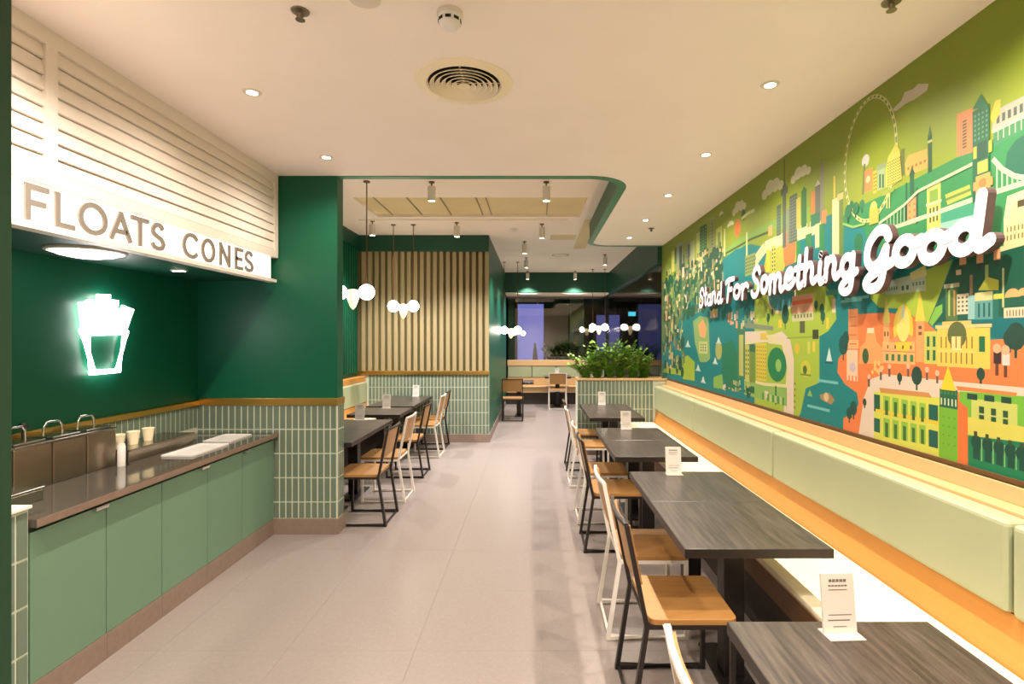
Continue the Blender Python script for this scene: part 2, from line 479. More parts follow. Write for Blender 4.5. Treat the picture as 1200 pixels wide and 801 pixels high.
struct('trim_4', B(XR-0.02, XR+0.06, YG-0.035, YG+0.05, 0.0, 2.8), MALLDK, 'dark corner mullion of the shopfront')
struct('wall_concourse', B(-3.2, 9.0, 22.8, 23.0, 0, 3.9), MALLDK, 'dark cladding far across the concourse')
struct('wall_concourse_side', B(8.8, 9.0, 8.06, 22.8, 0, 3.9), MALLDK, 'dark cladding at the side of the concourse')
struct('wall_concourse_end', B(-3.2, -3.0, 13.8, 22.8, 0, 3.9), MALLDK, 'dark cladding at the end of the concourse')
struct('wall_neighbour', B(XR+0.12, 9.0, 7.9, 8.06, 0, 3.9), MALLDK, 'dark cladding of the neighbouring unit')
struct('ceiling_concourse', B(-3.2, 9.0, 8.06, 23.0, 3.9, 4.0).box(-3.0, 9.0, 15.2, 16.0, 2.9, 3.9), MALLCEIL, 'dim concourse ceiling')

# ------------------------------------------------------------------ mural: a flat print on the right wall, every shape at its place on the wall plane
MUR = []                                   # (layer, polygon of (Y, z), rgb)
MX = 1.898
def PX(x, y):                              # where on the wall a mark of the print sits
    k = max(x - VPX, 1.0)
    return (FPX*MX/k, HCAM + (VPY - y)/k*MX)
def mp_(layer, pts, c): MUR.append((layer, [PX(*p) for p in pts], c))
def mw(layer, pts, c): MUR.append((layer, pts, c))
def mr(layer, x0, x1, yt, yb, c):          # upright rectangle
    xm = (x0+x1)/2
    Y0, Y1 = PX(x0, 0)[0], PX(x1, 0)[0]; zt, zb = PX(xm, yt)[1], PX(xm, yb)[1]
    mw(layer, [(Y0, zb), (Y1, zb), (Y1, zt), (Y0, zt)], c)
    return Y0, Y1, zb, zt
def mwin(layer, x0, x1, yt, yb, nx, ny, c, fx=0.5, fy=0.55):
    xm = (x0+x1)/2
    Y0, Y1 = PX(x0, 0)[0], PX(x1, 0)[0]; zt, zb = PX(xm, yt)[1], PX(xm, yb)[1]
    for i in range(nx):
        for j in range(ny):
            a = Y0+(Y1-Y0)*(i+0.5-fx/2)/nx; b = Y0+(Y1-Y0)*(i+0.5+fx/2)/nx
            e = zb+(zt-zb)*(j+0.5-fy/2)/ny; f = zb+(zt-zb)*(j+0.5+fy/2)/ny
            mw(layer, [(a, e), (b, e), (b, f), (a, f)], c)
def mtri(layer, x0, x1, yt, yb, c):
    xm = (x0+x1)/2
    Y0, Y1, Ym = PX(x0, 0)[0], PX(x1, 0)[0], PX(xm, 0)[0]
    mw(layer, [(Y0, PX(xm, yb)[1]), (Y1, PX(xm, yb)[1]), ((Y0+Y1)/2, PX(xm, yt)[1])], c)
def mcirc(layer, x, y, r, c, ry=None, n=16, a0=0, a1=360):
    Y, z = PX(x, y); ry = ry or r
    mw(layer, [(Y+r*math.cos(math.radians(a0+(a1-a0)*k/n)), z+ry*math.sin(math.radians(a0+(a1-a0)*k/n))) for k in range(n + (0 if a1-a0 == 360 else 1))], c)
def mline(layer, pts, w, c, px=True):
    q = [PX(*p) for p in pts] if px else pts
    for a, b in zip(q[:-1], q[1:]):
        dx, dy = b[0]-a[0], b[1]-a[1]; l = math.hypot(dx, dy) or 1
        nx, ny = -dy/l*w/2, dx/l*w/2
        mw(layer, [(a[0]+nx, a[1]+ny), (b[0]+nx, b[1]+ny), (b[0]-nx, b[1]-ny), (a[0]-nx, a[1]-ny)], c)
def mcloud(x, y, s, c=(226, 226, 190)):
    Y, z = PX(x, y)
    for dy, dz, r in ((-.9, -.1, .35), (-.3, .1, .5), (.35, .05, .45), (.9, -.12, .3)):
        mw(2, [(Y-dy*s+r*s*math.cos(k*math.pi/7), z+dz*s+r*s*0.75*math.sin(k*math.pi/7)) for k in range(14)], c)
def mtree(layer, x, y, r, c=(20, 92, 66)):
    mcirc(layer, x, y, r, c, ry=r*1.25, n=12); Y, z = PX(x, y)
    mw(layer, [(Y-0.006, z-r*1.9), (Y+0.006, z-r*1.9), (Y+0.006, z-r), (Y-0.006, z-r)], (16, 70, 52))

OLIVE, TEAL, TEAL2, LIME, MIDG, DKG = (146, 166, 40), (0, 134, 136), (40, 146, 124), (172, 198, 66), (44, 142, 80), (14, 92, 70)
ORANGE, PEACH, YEL, PINKW, GREY, CREAMC = (242, 132, 72), (240, 176, 112), (238, 206, 64), (234, 214, 194), (132, 148, 122), (232, 222, 168)
PALE, SKYB, DGRY = (206, 214, 140), (150, 204, 190), (84, 110, 92)
Y_FAR, Y_NEAR, Z_B, Z_T = 8.05, -1.6, 1.10, ZC
mw(0, [(Y_FAR, Z_B), (Y_NEAR, Z_B), (Y_NEAR, Z_T), (Y_FAR, Z_T)], OLIVE)
# water over the lower half
mp_(1, [(776, 336), (820, 316), (856, 290), (880, 286), (910, 292), (960, 262), (1010, 262), (1060, 262), (1200, 250), (1200, 575), (1000, 512), (850, 468), (776, 446)], TEAL)
# far left town ground, hills
mp_(2, [(776, 330), (800, 326), (835, 300), (850, 290), (858, 300), (835, 330), (812, 350), (800, 362), (790, 400), (776, 400)], (104, 140, 84))
mp_(2, [(846, 296), (862, 282), (890, 266), (930, 246), (946, 240), (946, 268), (900, 268), (880, 282), (856, 300)], (132, 176, 78))
mp_(3, [(846, 305), (862, 292), (880, 288), (884, 312), (848, 322)], TEAL)
# green hills on the right
mp_(2, [(978, 268), (990, 250), (1010, 240), (1040, 226), (1064, 214), (1100, 195), (1145, 172), (1200, 146), (1200, 300), (1060, 292), (978, 290)], MIDG)
mp_(3, [(1176, 205), (1180, 178), (1190, 164), (1200, 158), (1200, 212)], (24, 106, 82))
mp_(3, [(990, 262), (1012, 268), (1020, 300), (986, 300)], TEAL)
# pale green river side bands behind the big word
mp_(4, [(1098, 250), (1146, 236), (1150, 256), (1100, 272)], (60, 160, 124))
mp_(4, [(1100, 262), (1146, 250), (1146, 258), (1100, 272)], (150, 208, 186))
# lime land in the middle and below the big word
mp_(3, [(884, 330), (905, 318), (960, 326), (978, 348), (980, 374), (970, 388), (960, 394), (960, 448), (944, 455), (938, 484), (936, 494), (884, 478)], LIME)
mp_(3, [(1020, 336), (1060, 326), (1116, 304), (1084, 390), (1074, 374), (1060, 362), (1030, 360), (1020, 350)], LIME)
# deep green land at the right
mp_(3, [(1118, 304), (1200, 284), (1200, 372), (1140, 374), (1100, 378), (1084, 386)], DKG)
mp_(4, [(1138, 372), (1200, 370), (1200, 400), (1138, 392)], (0, 112, 116))
# orange land, pink plaza
mp_(3, [(1000, 368), (990, 412), (982, 420), (981, 436), (990, 450), (1004, 460), (1006, 474), (998, 484), (988, 490), (988, 496), (988, 512), (1040, 525), (1200, 575), (1200, 396), (1110, 400), (1080, 372), (1040, 366)], ORANGE)
mp_(4, [(1006, 516), (1012, 466), (1020, 444), (1036, 438), (1110, 446), (1200, 454), (1200, 466), (1110, 458), (1102, 480), (1100, 540), (1060, 528)], PINKW)
# curved white promenade in the middle
mp_(4, [(898, 394), (916, 388), (926, 398), (930, 420), (930, 490), (918, 486), (922, 430), (916, 404), (900, 402)], PINKW)
mcirc(5, 910, 427, 0.165, (18, 132, 78), ry=0.135, n=26)
mcirc(6, 912, 428, 0.05, (150, 200, 100), ry=0.05)
mline(5, [(872, 402), (900, 398), (918, 402), (924, 420), (923, 452)], 0.03, CREAMC)
mline(5, [(872, 444), (896, 450), (922, 452)], 0.025, CREAMC)
mp_(5, [(872, 378), (906, 382), (906, 387), (872, 384)], GREY)
mp_(4, [(872, 446), (922, 454), (922, 476), (872, 462)], (148, 190, 96))
# centre boulevard (cream ring road behind the middle word)
mline(3, [(884, 326), (886, 304), (896, 290), (918, 280), (950, 268), (962, 262)], 0.10, CREAMC)
mp_(3, [(894, 318), (898, 298), (914, 288), (935, 280), (935, 306), (915, 324)], (186, 190, 72))
mcirc(4, 925, 292, 0.10, ORANGE, ry=0.17)
mr(4, 933, 938, 282, 312, MIDG); mr(4, 944, 951, 274, 300, (52, 140, 76)); mr(4, 898, 902, 292, 318, YEL)
mr(4, 904, 909, 288, 320, (214, 206, 90)); mwin(5, 904, 909, 290, 318, 2, 6, DKG)
mcirc(4, 915, 346, 0.22, (70, 160, 170), ry=0.12); mcirc(3, 915, 346, 0.245, CREAMC, ry=0.145)
mp_(4, [(920, 312), (935, 306), (938, 316), (916, 322)], (10, 120, 116))
# clouds
for x, y, s in ((905, 220, .16), (938, 203, .12), (866, 243, .14), (856, 262, .07), (845, 250, .05)):
    mcloud(x, y, s)
for pts in ([(1044, 130), (1056, 118), (1060, 108), (1070, 104), (1076, 98), (1088, 98), (1086, 106), (1072, 116), (1060, 122), (1050, 130)],):
    mp_(2, pts, (216, 206, 186))
mcirc(2, 864, 267, 0.08, (226, 128, 64)); mcirc(2, 871, 252, 0.05, (60, 90, 60)); mline(2, [(869, 256), (876, 250), (884, 246)], 0.03, PALE)
# observation wheel
Yw, zw = PX(1018, 187)
ring = [(Yw+0.235*math.cos(2*math.pi*k/40), zw+0.345*math.sin(2*math.pi*k/40)) for k in range(41)]
mline(3, ring, 0.022, PALE, px=False)
mline(4, ring, 0.008, (112, 124, 40), px=False)
for k in range(0, 40): mw(4, [(ring[k][0]+0.013*math.cos(q), ring[k][1]+0.013*math.sin(q)) for q in (0, 1.57, 3.14, 4.71)], (232, 228, 150))
mcirc(4, 1014, 188, 0.035, (214, 214, 206)); mline(4, [(1013, 192), (1011, 228)], 0.02, (110, 120, 60))
# towers over the middle: tall needle, dark block, slim towers
for x0, x1, yt, yb, c in ((910, 915, 240, 276, DGRY), (917, 921, 216, 290, (92, 104, 92)), (918.4, 919.6, 186, 216, (96, 104, 60)), (915, 923, 220, 228, (92, 104, 92)),
                          (922, 926, 244, 286, (132, 140, 118)), (925, 934, 228, 284, (88, 104, 92)), (933, 938, 232, 268, (196, 186, 84)), (939, 945, 222, 266, (54, 118, 60)),
                          (946, 949, 242, 266, (150, 174, 66)), (950, 955, 224, 250, (216, 142, 66)), (955, 961, 216, 262, (110, 116, 100)), (961, 965, 192, 258, (146, 146, 120)),
                          (962.4, 963.8, 186, 194, (110, 110, 60)), (950, 960, 250, 264, (50, 130, 90)), (963, 969, 246, 262, (224, 150, 88)), (900, 905, 264, 276, (206, 176, 110)),
                          (975, 983, 232, 300, CREAMC), (983, 988, 224, 300, (110, 136, 60)), (976.5, 978.5, 206, 232, YEL), (981, 988, 226, 234, (210, 200, 130)), (968, 975, 252, 300, TEAL),
                          (960, 966, 262, 300, MIDG), (955, 960, 262, 290, CREAMC)):
    mr(4, x0, x1, yt, yb, c)
mwin(5, 925, 934, 230, 282, 4, 14, (130, 142, 120), .5, .5)
mwin(5, 910, 915, 244, 274, 3, 8, (120, 140, 110))
mtri(4, 939, 945, 218, 224, (54, 118, 60)); mtri(4, 955, 961, 210, 217, (200, 200, 170)); mtri(4, 961, 965, 186, 194, (146, 146, 120))
# bridge with deck on the left hills
mline(4, [(850, 297), (880, 280), (900, 272)], 0.02, (70, 96, 30))
mr(4, 874, 876, 272, 304, PALE); mr(4, 873, 885, 298, 322, (150, 170, 96)); mwin(5, 873, 885, 300, 320, 5, 5, (70, 100, 66))
# buildings near the wheel
mr(4, 1013, 1022, 198, 224, (238, 140, 76)); mcirc(5, 1017, 210, 0.02, (250, 200, 150)); mr(4, 1023, 1027, 200, 226, (220, 190, 70)); mwin(5, 1023, 1027, 202, 224, 2, 5, (80, 96, 40))
mr(4, 1028, 1037, 198, 222, (160, 184, 130)); mr(5, 1030, 1032, 204, 220, (40, 96, 60)); mr(5, 1033.5, 1035.5, 204, 220, (40, 96, 60)); mr(4, 1027, 1038, 192, 198, (140, 160, 120))
mp_(5, [(1041, 184), (1050, 168), (1055, 176), (1057, 210), (1048, 216), (1038, 220), (1038, 200)], (206, 196, 84)); mwin(6, 1040, 1056, 186, 216, 7, 9, (60, 70, 40), .45, .45)
mr(4, 1056, 1060, 174, 206, (104, 116, 60))
mp_(4, [(1060, 192), (1064, 182), (1086, 174), (1088, 196), (1062, 206)], (222, 172, 84)); mwin(5, 1062, 1086, 190, 196, 5, 1, (150, 110, 60))
mr(5, 1087, 1092, 158, 202, (40, 92, 56)); mtri(5, 1087, 1092, 146, 159, (60, 110, 56)); mr(6, 1087, 1092, 164, 167, (190, 200, 120))
mr(5, 1066, 1071, 204, 232, (30, 100, 66)); mtri(5, 1065, 1072, 194, 205, (24, 84, 56)); mr(4, 1063, 1074, 232, 262, (236, 164, 100)); mwin(5, 1063, 1074, 236, 258, 2, 3, (206, 120, 70), .4, .4)
mr(5, 1061, 1063, 214, 262, (24, 90, 62)); mr(5, 1073, 1076, 220, 262, (24, 90, 62))
mcirc(4, 1024, 246, 0.035, YEL, ry=0.05); mr(4, 1019, 1030, 246, 262, (190, 186, 80)); mr(5, 1022, 1027, 238, 242, PALE)
mr(4, 1039, 1040.4, 226, 244, (210, 210, 130)); mr(4, 1042, 1043.4, 226, 244, (210, 210, 130)); mr(4, 1034, 1048, 222, 227, (150, 170, 70))
for x, y, r in ((994, 248, .035), (1003, 244, .03), (1010, 240, .025), (998, 240, .02), (1006, 284, .045)): mtree(5, x, y, r, (28, 120, 76))
mline(5, [(988, 262), (1000, 266), (1014, 262)], 0.014, (150, 196, 110))
# suspension bridge
mline(5, [(1030, 262), (1060, 240), (1076, 224), (1100, 212), (1140, 192)], 0.016, (190, 206, 170))
mline(5, [(1024, 274), (1060, 262), (1100, 248), (1150, 230), (1200, 214)], 0.022, (200, 212, 176))
for k in range(6): mline(5, [(1040+k*4, 256-k*3.5), (1040+k*4, 268-k*1.5)], 0.007, (170, 196, 160))
mr(4, 1086, 1102, 216, 274, (206, 208, 106)); mr(5, 1089, 1099, 222, 236, (130, 170, 66)); mwin(5, 1088, 1100, 240, 262, 3, 2, (70, 90, 46)); mr(5, 1085, 1103, 236, 239, CREAMC)
mp_(4, [(1107, 228), (1136, 216), (1138, 228), (1110, 240)], (176, 190, 84)); mline(5, [(1108, 234), (1137, 222)], 0.012, (110, 140, 60))
# tall gate tower
mr(6, 1140, 1160, 126, 234, (26, 104, 70)); mp_(6, [(1140, 128), (1150, 110), (1160, 126)], (30, 112, 74)); mwin(7, 1141, 1159, 130, 164, 4, 6, (96, 150, 110), .45, .5)
mr(7, 1141, 1145, 172, 186, (196, 190, 70)); mr(7, 1159, 1163, 164, 178, (196, 190, 70)); mr(7, 1146, 1157, 166, 186, (20, 84, 62)); mr(7, 1146, 1158, 188, 202, (204, 200, 84))
mr(7, 1144, 1161, 204, 232, (240, 166, 92)); mr(7, 1141, 1164, 210, 220, (238, 160, 90)); mcirc(8, 1152, 214, 0.02, (206, 130, 70)); mr(7, 1145, 1160, 232, 240, (30, 44, 34))
mline(7, [(1163, 186), (1174, 198), (1188, 206), (1200, 208)], 0.02, (196, 210, 176))
for k in range(5): mline(7, [(1168+k*6, 194+k*3), (1168+k*6, 226-k*2)], 0.008, (170, 200, 166))
# poster tower, roofline of arches at the right
mp_(5, [(1121, 134), (1140, 126), (1140, 178), (1121, 184)], (232, 142, 86)); mwin(6, 1127, 1133, 140, 174, 1, 9, (90, 90, 56), .8, .6)
mp_(6, [(1162, 150), (1166, 130), (1180, 122), (1200, 112), (1200, 140), (1164, 156)], (176, 178, 160)); mwin(7, 1166, 1200, 126, 140, 5, 1, (84, 96, 84), .55, .7)
mp_(6, [(1164, 156), (1200, 138), (1200, 152), (1164, 172)], (66, 140, 96)); mwin(7, 1166, 1200, 146, 158, 5, 1, (180, 204, 160), .2, 1.0)
mp_(7, [(1160, 138), (1166, 118), (1172, 116), (1172, 132), (1164, 146)], (222, 190, 70)); mline(7, [(1162, 154), (1200, 136)], 0.014, (206, 206, 176))
# cream palace right of the big word
mp_(5, [(1176, 256), (1180, 230), (1200, 222), (1200, 284), (1176, 288)], CREAMC); mwin(6, 1178, 1200, 262, 282, 5, 2, (130, 120, 60), .35, .6); mr(6, 1192, 1200, 234, 242, (90, 80, 60)); mline(6, [(1172, 292), (1200, 284)], 0.02, CREAMC)
# pale shopfront and trees on the lime land under the big word
mp_(5, [(1036, 330), (1084, 318), (1085, 340), (1037, 346)], (196, 214, 190)); mwin(6, 1038, 1052, 334, 342, 5, 1, (96, 140, 120)); mwin(6, 1068, 1084, 328, 336, 4, 1, (96, 140, 120)); mwin(6, 1055, 1066, 332, 342, 2, 1, (40, 110, 90))
mp_(5, [(1066, 320), (1084, 310), (1086, 322), (1068, 328)], (230, 224, 150))
# pier building on the lime land in the middle
mr(5, 928, 953, 345, 366, (238, 176, 140)); mr(6, 928, 952, 351, 356, (240, 112, 72)); mwin(6, 930, 952, 366, 374, 6, 1, (120, 120, 80)); mr(5, 928, 953, 366, 376, (206, 206, 156))
mr(6, 937, 943, 376, 390, (90, 96, 60)); mr(6, 952, 959, 386, 397, (60, 70, 40))
for x, y, r in ((920, 368, .06), (956, 357, .025), (963, 362, .03), (964, 370, .03), (900, 372, .03), (905, 365, .02)): mtree(6, x, y, r)
for x0, x1, yt, yb, c in ((895, 899, 358, 372, (150, 180, 60)), (912, 916, 374, 384, YEL), (968, 971, 372, 385, YEL), (975, 979, 350, 366, PINKW), (946, 949, 400, 414, (214, 214, 90)), (952, 955, 400, 412, YEL)):
    mr(6, x0, x1, yt, yb, c)
mcirc(6, 934, 408, .04, (220, 190, 60)); mcirc(6, 944, 432, .07, (206, 206, 70), ry=.06); mcirc(7, 943, 433, .03, (70, 110, 40)); mr(6, 938, 950, 438, 440, (110, 140, 40))
mline(4, [(922, 396), (960, 394)], 0.01, (140, 170, 50))
for k in range(5): mr(6, 930.5, 932, 448+k*7, 450.5+k*7, (130, 110, 60))
# market block left of the round green
for x0, x1, yt, yb, c in ((873, 878, 404, 446, (206, 200, 96)), (878, 885, 412, 448, (120, 150, 66)), (886, 898, 402, 446, (226, 204, 72)), (873, 898, 388, 400, PINKW), (891, 900, 390, 398, (226, 200, 80)),
                          (898, 912, 392, 396, CREAMC), (864, 873, 380, 444, (60, 130, 96)), (866, 871, 392, 440, (196, 196, 110)), (874, 884, 452, 460, (18, 110, 74)), (896, 900, 458, 466, PINKW), (908, 910, 452, 474, (60, 130, 70))):
    mr(5, x0, x1, yt, yb, c)
mwin(6, 886, 898, 404, 444, 5, 9, (120, 130, 40), .35, .5); mwin(6, 873, 878, 408, 440, 2, 6, (90, 120, 60)); mcirc(6, 877, 460, .05, DKG); mr(6, 878, 885, 404, 412, (50, 110, 80))
for k in range(9): mr(6, 893+k*3, 894.6+k*3, 460+k*.7, 468+k*.8, PALE if k % 2 else (60, 140, 80))
# islands and boats in the left water
mp_(3, [(812, 376), (820, 370), (830, 372), (832, 420), (828, 424), (820, 424), (814, 400)], (146, 184, 110))
mp_(4, [(818, 380), (824, 374), (828, 384), (826, 396), (820, 394)], PEACH); mr(4, 819, 829, 400, 414, PALE); mwin(5, 820, 828, 402, 412, 3, 3, (80, 110, 70))
mp_(3, [(798, 420), (806, 416), (814, 424), (814, 446), (800, 444)], LIME); mp_(3, [(836, 442), (846, 438), (848, 456), (836, 454)], (140, 186, 84)); mp_(3, [(780, 428), (800, 434), (800, 440), (776, 436)], LIME)
mp_(3, [(846, 404), (858, 398), (866, 420), (866, 458), (852, 456), (846, 436)], (22, 126, 92)); mcirc(4, 842, 410, .10, (176, 180, 100)); mr(4, 832, 841, 362, 372, PINKW); mcirc(5, 837, 366, .05, YEL, ry=.03)
for x, y in ((806, 404), (818, 432), (824, 446), (838, 424), (842, 400)): mtri(5, x-2, x+2, y-6, y+1, (220, 236, 226)); mr(5, x-3, x+3, y+1, y+2.5, (190, 214, 200))
# boats, ripples and the fort rock in the big water
for x, y, s in ((971, 425, 1), (1040, 0, 0)):
    if s:
        mtri(6, x-3, x+4, y-18, y-2, (214, 236, 232)); mr(6, x-5, x+5, y-1, y+1, (20, 90, 96))
for x0, x1, y in ((958, 982, 447), (946, 972, 478), (985, 1010, 352), (990, 1018, 349)): mr(5, x0, x1, y-1.6, y+1.6, (120, 200, 196))
mp_(6, [(960, 462), (972, 460), (978, 468), (974, 474), (962, 468)], (170, 140, 96)); mcirc(7, 968, 465, .03, (220, 196, 150))
mtri(6, 946, 952, 456, 464, (150, 196, 90)); mr(6, 968, 1000, 338, 344, (60, 160, 140))
# old-town buildings on the orange land
mr(6, 994, 1005, 362, 416, (236, 150, 92)); mwin(7, 995, 1004, 366, 408, 1, 4, (196, 110, 66), .9, .12); mr(6, 993, 1006, 398, 408, (244, 180, 120)); mr(6, 992, 1005, 410, 446, (244, 206, 170)); mcirc(7, 999, 430, .03, (206, 190, 200)); mwin(7, 993, 1005, 440, 446, 3, 1, ORANGE, .4, 1)
mp_(6, [(1006, 426), (1008, 406), (1014, 400), (1016, 384), (1024, 384), (1027, 400), (1034, 408), (1034, 426)], (242, 168, 100)); mr(7, 1016, 1024, 384, 390, (250, 220, 180)); mcirc(7, 1014, 417, .03, (60, 96, 60), ry=.045)
mr(6, 1034, 1072, 400, 426, (244, 184, 116)); mp_(7, [(1043, 398), (1058, 388), (1073, 396), (1073, 400), (1043, 401)], (240, 150, 96)); mcirc(6, 1058, 386, .075, YEL, ry=.13, n=16); mcirc(7, 1058, 380, .05, (246, 224, 120), ry=.09); mr(7, 1056.8, 1059.2, 358, 372, (180, 214, 210))
mr(6, 1035, 1042, 376, 400, (238, 176, 110)); mtri(6, 1034, 1043, 346, 378, (222, 206, 100)); mwin(7, 1035, 1042, 386, 396, 2, 1, (120, 80, 60)); mr(6, 1073, 1083, 374, 424, (236, 170, 104)); mtri(6, 1072, 1084, 340, 376, (238, 214, 84)); mwin(7, 1074, 1082, 380, 394, 1, 2, (130, 84, 60))
mwin(7, 1036, 1072, 403, 410, 4, 1, (110, 70, 50), .18, .6); mwin(7, 1036, 1072, 414, 424, 5, 1, (70, 130, 80), .5, .8); mr(7, 1034, 1072, 411, 412.5, (220, 140, 90))
mr(6, 1083, 1098, 388, 426, (206, 208, 96)); mwin(7, 1084, 1098, 392, 424, 2, 2, (36, 110, 70), .45, .75)
mr(6, 1098, 1142, 384, 430, (232, 206, 92)); mr(6, 1104, 1138, 376, 386, (240, 196, 110)); mcirc(7, 1121, 392, .055, (96, 110, 60), ry=.06); mr(7, 1115, 1127, 394, 410, (244, 226, 150)); mwin(7, 1100, 1142, 392, 428, 7, 2, (150, 120, 50), .25, .75); mr(7, 1098, 1142, 410, 413, (244, 214, 110)); mr(6, 1142, 1160, 384, 432, (226, 206, 90)); mr(7, 1147, 1154, 394, 412, (30, 110, 66)); mr(6, 1096, 1162, 380, 384, (244, 206, 130))
for x, y, r in ((988, 404, .05), (991, 396, .035), (1074, 440, .038), (1190, 394, .045), (1183, 396, .03), (1149, 438, .022), (1000, 478, .035), (995, 484, .03), (1054, 442, .02), (1013, 471, .018)): mtree(8, x, y, r, (12, 84, 76) if x < 1010 else (30, 72, 60))
for x, y in ((1178, 420), (1168, 418)): mr(8, x-2, x+2, y+6, y+22, (110, 60, 40)); mr(8, x-4, x+5, y-6, y+8, (240, 214, 200) if x > 1170 else (60, 40, 40)); mcirc(8, x, y-10, .02, (240, 180, 140))
for x, y in ((1018, 448), (1032, 440), (1042, 436), (1064, 436), (1086, 440), (1098, 444)): mr(8, x-1.2, x+1.2, y-5, y+5, (110, 90, 80)); mcirc(8, x, y-7, .014, (230, 190, 160))
random.seed(3)
for k in range(16): mcirc(7, 1022+random.random()*12, 424+random.random()*14, .012, (252, 196, 110), n=8)
# arcaded yellow-green mansion, watch tower, market hall along the bottom
mp_(5, [(1024, 458), (1104, 466), (1104, 536), (1024, 514)], (222, 222, 90)); mp_(6, [(1030, 454), (1088, 460), (1092, 466), (1032, 460)], (214, 148, 84)); mr(6, 1024, 1031, 462, 482, (16, 92, 70)); mr(6, 1024, 1031, 490, 506, (20, 100, 80)); mr(6, 1088, 1099, 474, 494, (16, 100, 84)); mr(6, 1088, 1099, 504, 524, (18, 96, 84))
for j, (ya, yb) in enumerate(((466, 486), (492, 512))):
    for k in range(5): x = 1035+k*10.5; dy = k*2.0; mr(6, x, x+7.5, ya+dy-2, yb+dy, (150, 200, 70)); mr(7, x+2, x+5.5, ya+dy+3, yb+dy, (60, 110, 50))
mr(6, 1026, 1100, 486, 490, YEL)
mr(6, 1100, 1122, 476, 541, (122, 186, 50)); mr(6, 1101, 1122, 456, 478, (34, 104, 72)); mwin(7, 1101, 1122, 466, 476, 5, 1, (226, 226, 190), .35, .8); mwin(7, 1101, 1122, 458, 463, 5, 1, (70, 140, 80), .5, .7); mtri(6, 1102, 1120, 428, 457, (244, 214, 48)); mwin(7, 1102, 1122, 484, 526, 3, 4, (70, 120, 40), .16, .14)
mr(6, 1122, 1134, 470, 546, (236, 122, 60)); mp_(6, [(1124, 458), (1200, 464), (1200, 575), (1134, 550), (1134, 478), (1124, 470)], (122, 190, 60)); mr(7, 1138, 1192, 470, 505, (206, 214, 110)); mr(7, 1134, 1200, 494, 516, (222, 214, 96)); mp_(7, [(1120, 452), (1192, 460), (1190, 464), (1122, 457)], (222, 138, 72))
for k in range(3): mr(8, 1133+k*20, 1145+k*20, 461+k*2, 468+k*2.2, (24, 72, 56)); mr(8, 1147+k*14, 1153+k*14, 476+k*2.5, 491+k*3, (40, 84, 50)); mr(9, 1147+k*14, 1153+k*14, 484+k*2.5, 486+k*2.5, (190, 206, 120))
mp_(7, [(1134, 510), (1200, 518), (1200, 575), (1134, 550)], (12, 128, 84))
for k in range(6): x = 1140+k*13.5; y = 516+k*3.5; mr(8, x, x+8, y+2, y+22, (12, 76, 62)); mcirc(8, x+4, y+2, .03, (12, 76, 62)); mr(8, x+9.5, x+10.8, y-2, y+24, (140, 200, 120)); mr(8, x+1, x+5, y-11, y-4, (60, 80, 46))
# deep green waterfront of grey towers
for x0, x1, yt, yb, c in ((1108, 1122, 338, 376, (84, 120, 70)), (1106, 1124, 332, 337, (196, 196, 160)), (1111, 1113, 340, 370, (180, 200, 100)), (1117, 1119, 340, 370, (200, 150, 80)), (1121, 1135, 344, 368, (228, 214, 180)), (1136, 1139.5, 322, 346, (170, 140, 110)),
                          (1134, 1142, 346, 374, (150, 196, 190)), (1142, 1163, 350, 374, (96, 160, 156)), (1142, 1164, 342, 352, (206, 206, 140)), (1154, 1158, 310, 330, (170, 190, 120)), (1174, 1176.5, 314, 360, (190, 196, 140)), (1163, 1170, 336, 372, (30, 110, 100)), (1176, 1200, 360, 372, (236, 214, 176)), (1164, 1176, 344, 350, (210, 206, 80))):
    mr(6, x0, x1, yt, yb, c)
mwin(7, 1121, 1135, 346, 366, 3, 4, (90, 96, 80), .5, .5); mwin(7, 1144, 1162, 354, 372, 3, 1, (30, 90, 90), .35, .9); mwin(7, 1178, 1200, 362, 371, 6, 1, (90, 60, 40), .3, .8)
mp_(6, [(1146, 340), (1156, 324), (1170, 328), (1170, 340)], (196, 200, 70)); mcirc(6, 1186, 348, .035, PEACH, a0=0, a1=180); mcirc(6, 1199, 346, .03, PEACH, a0=0, a1=180)
mp_(5, [(1088, 378), (1096, 360), (1104, 356), (1104, 366), (1092, 382)], (130, 190, 80)); mr(7, 1120, 1126, 316, 322, (226, 200, 160))
for x, y in ((1128, 308), (1148, 306), (1168, 302)): mr(6, x-4, x+4, y-10, y+2, (236, 170, 120)); mr(6, x-3, x+3, y+2, y+10, (40, 76, 66))
# crowded small town at the far end
random.seed(11)
pal = [(96, 124, 78), (150, 166, 84), (64, 110, 72), (176, 178, 100), (110, 134, 84), (226, 168, 110), (30, 106, 74), (206, 196, 110), (140, 156, 128), (190, 204, 150), (90, 110, 80), (232, 196, 130), (20, 84, 64), (244, 214, 180)]
for x0, x1, yt, yb, c in ((793, 800, 284, 318, (150, 164, 140)), (796, 799, 288, 316, (70, 96, 78)), (803, 809, 284, 322, (140, 156, 132)), (806, 808, 286, 320, (80, 104, 84)), (809, 814, 282, 322, (166, 178, 130)), (787, 790, 294, 318, (206, 206, 110)), (784, 786, 306, 318, (120, 150, 60)), (791, 792.5, 290, 314, (60, 110, 60)),
                          (816, 820, 272, 302, (180, 190, 110)), (820, 828, 264, 300, (34, 96, 62)), (822, 826, 270, 298, (60, 120, 70)), (832, 837, 254, 292, (160, 170, 110)), (833, 836, 258, 290, (110, 130, 90)), (839, 846, 266, 294, (196, 206, 110)), (841, 844, 272, 294, (130, 160, 70)), (779, 782, 310, 322, (150, 176, 70)), (848, 850, 268, 300, PALE)):
    mr(4, x0, x1, yt, yb, c)
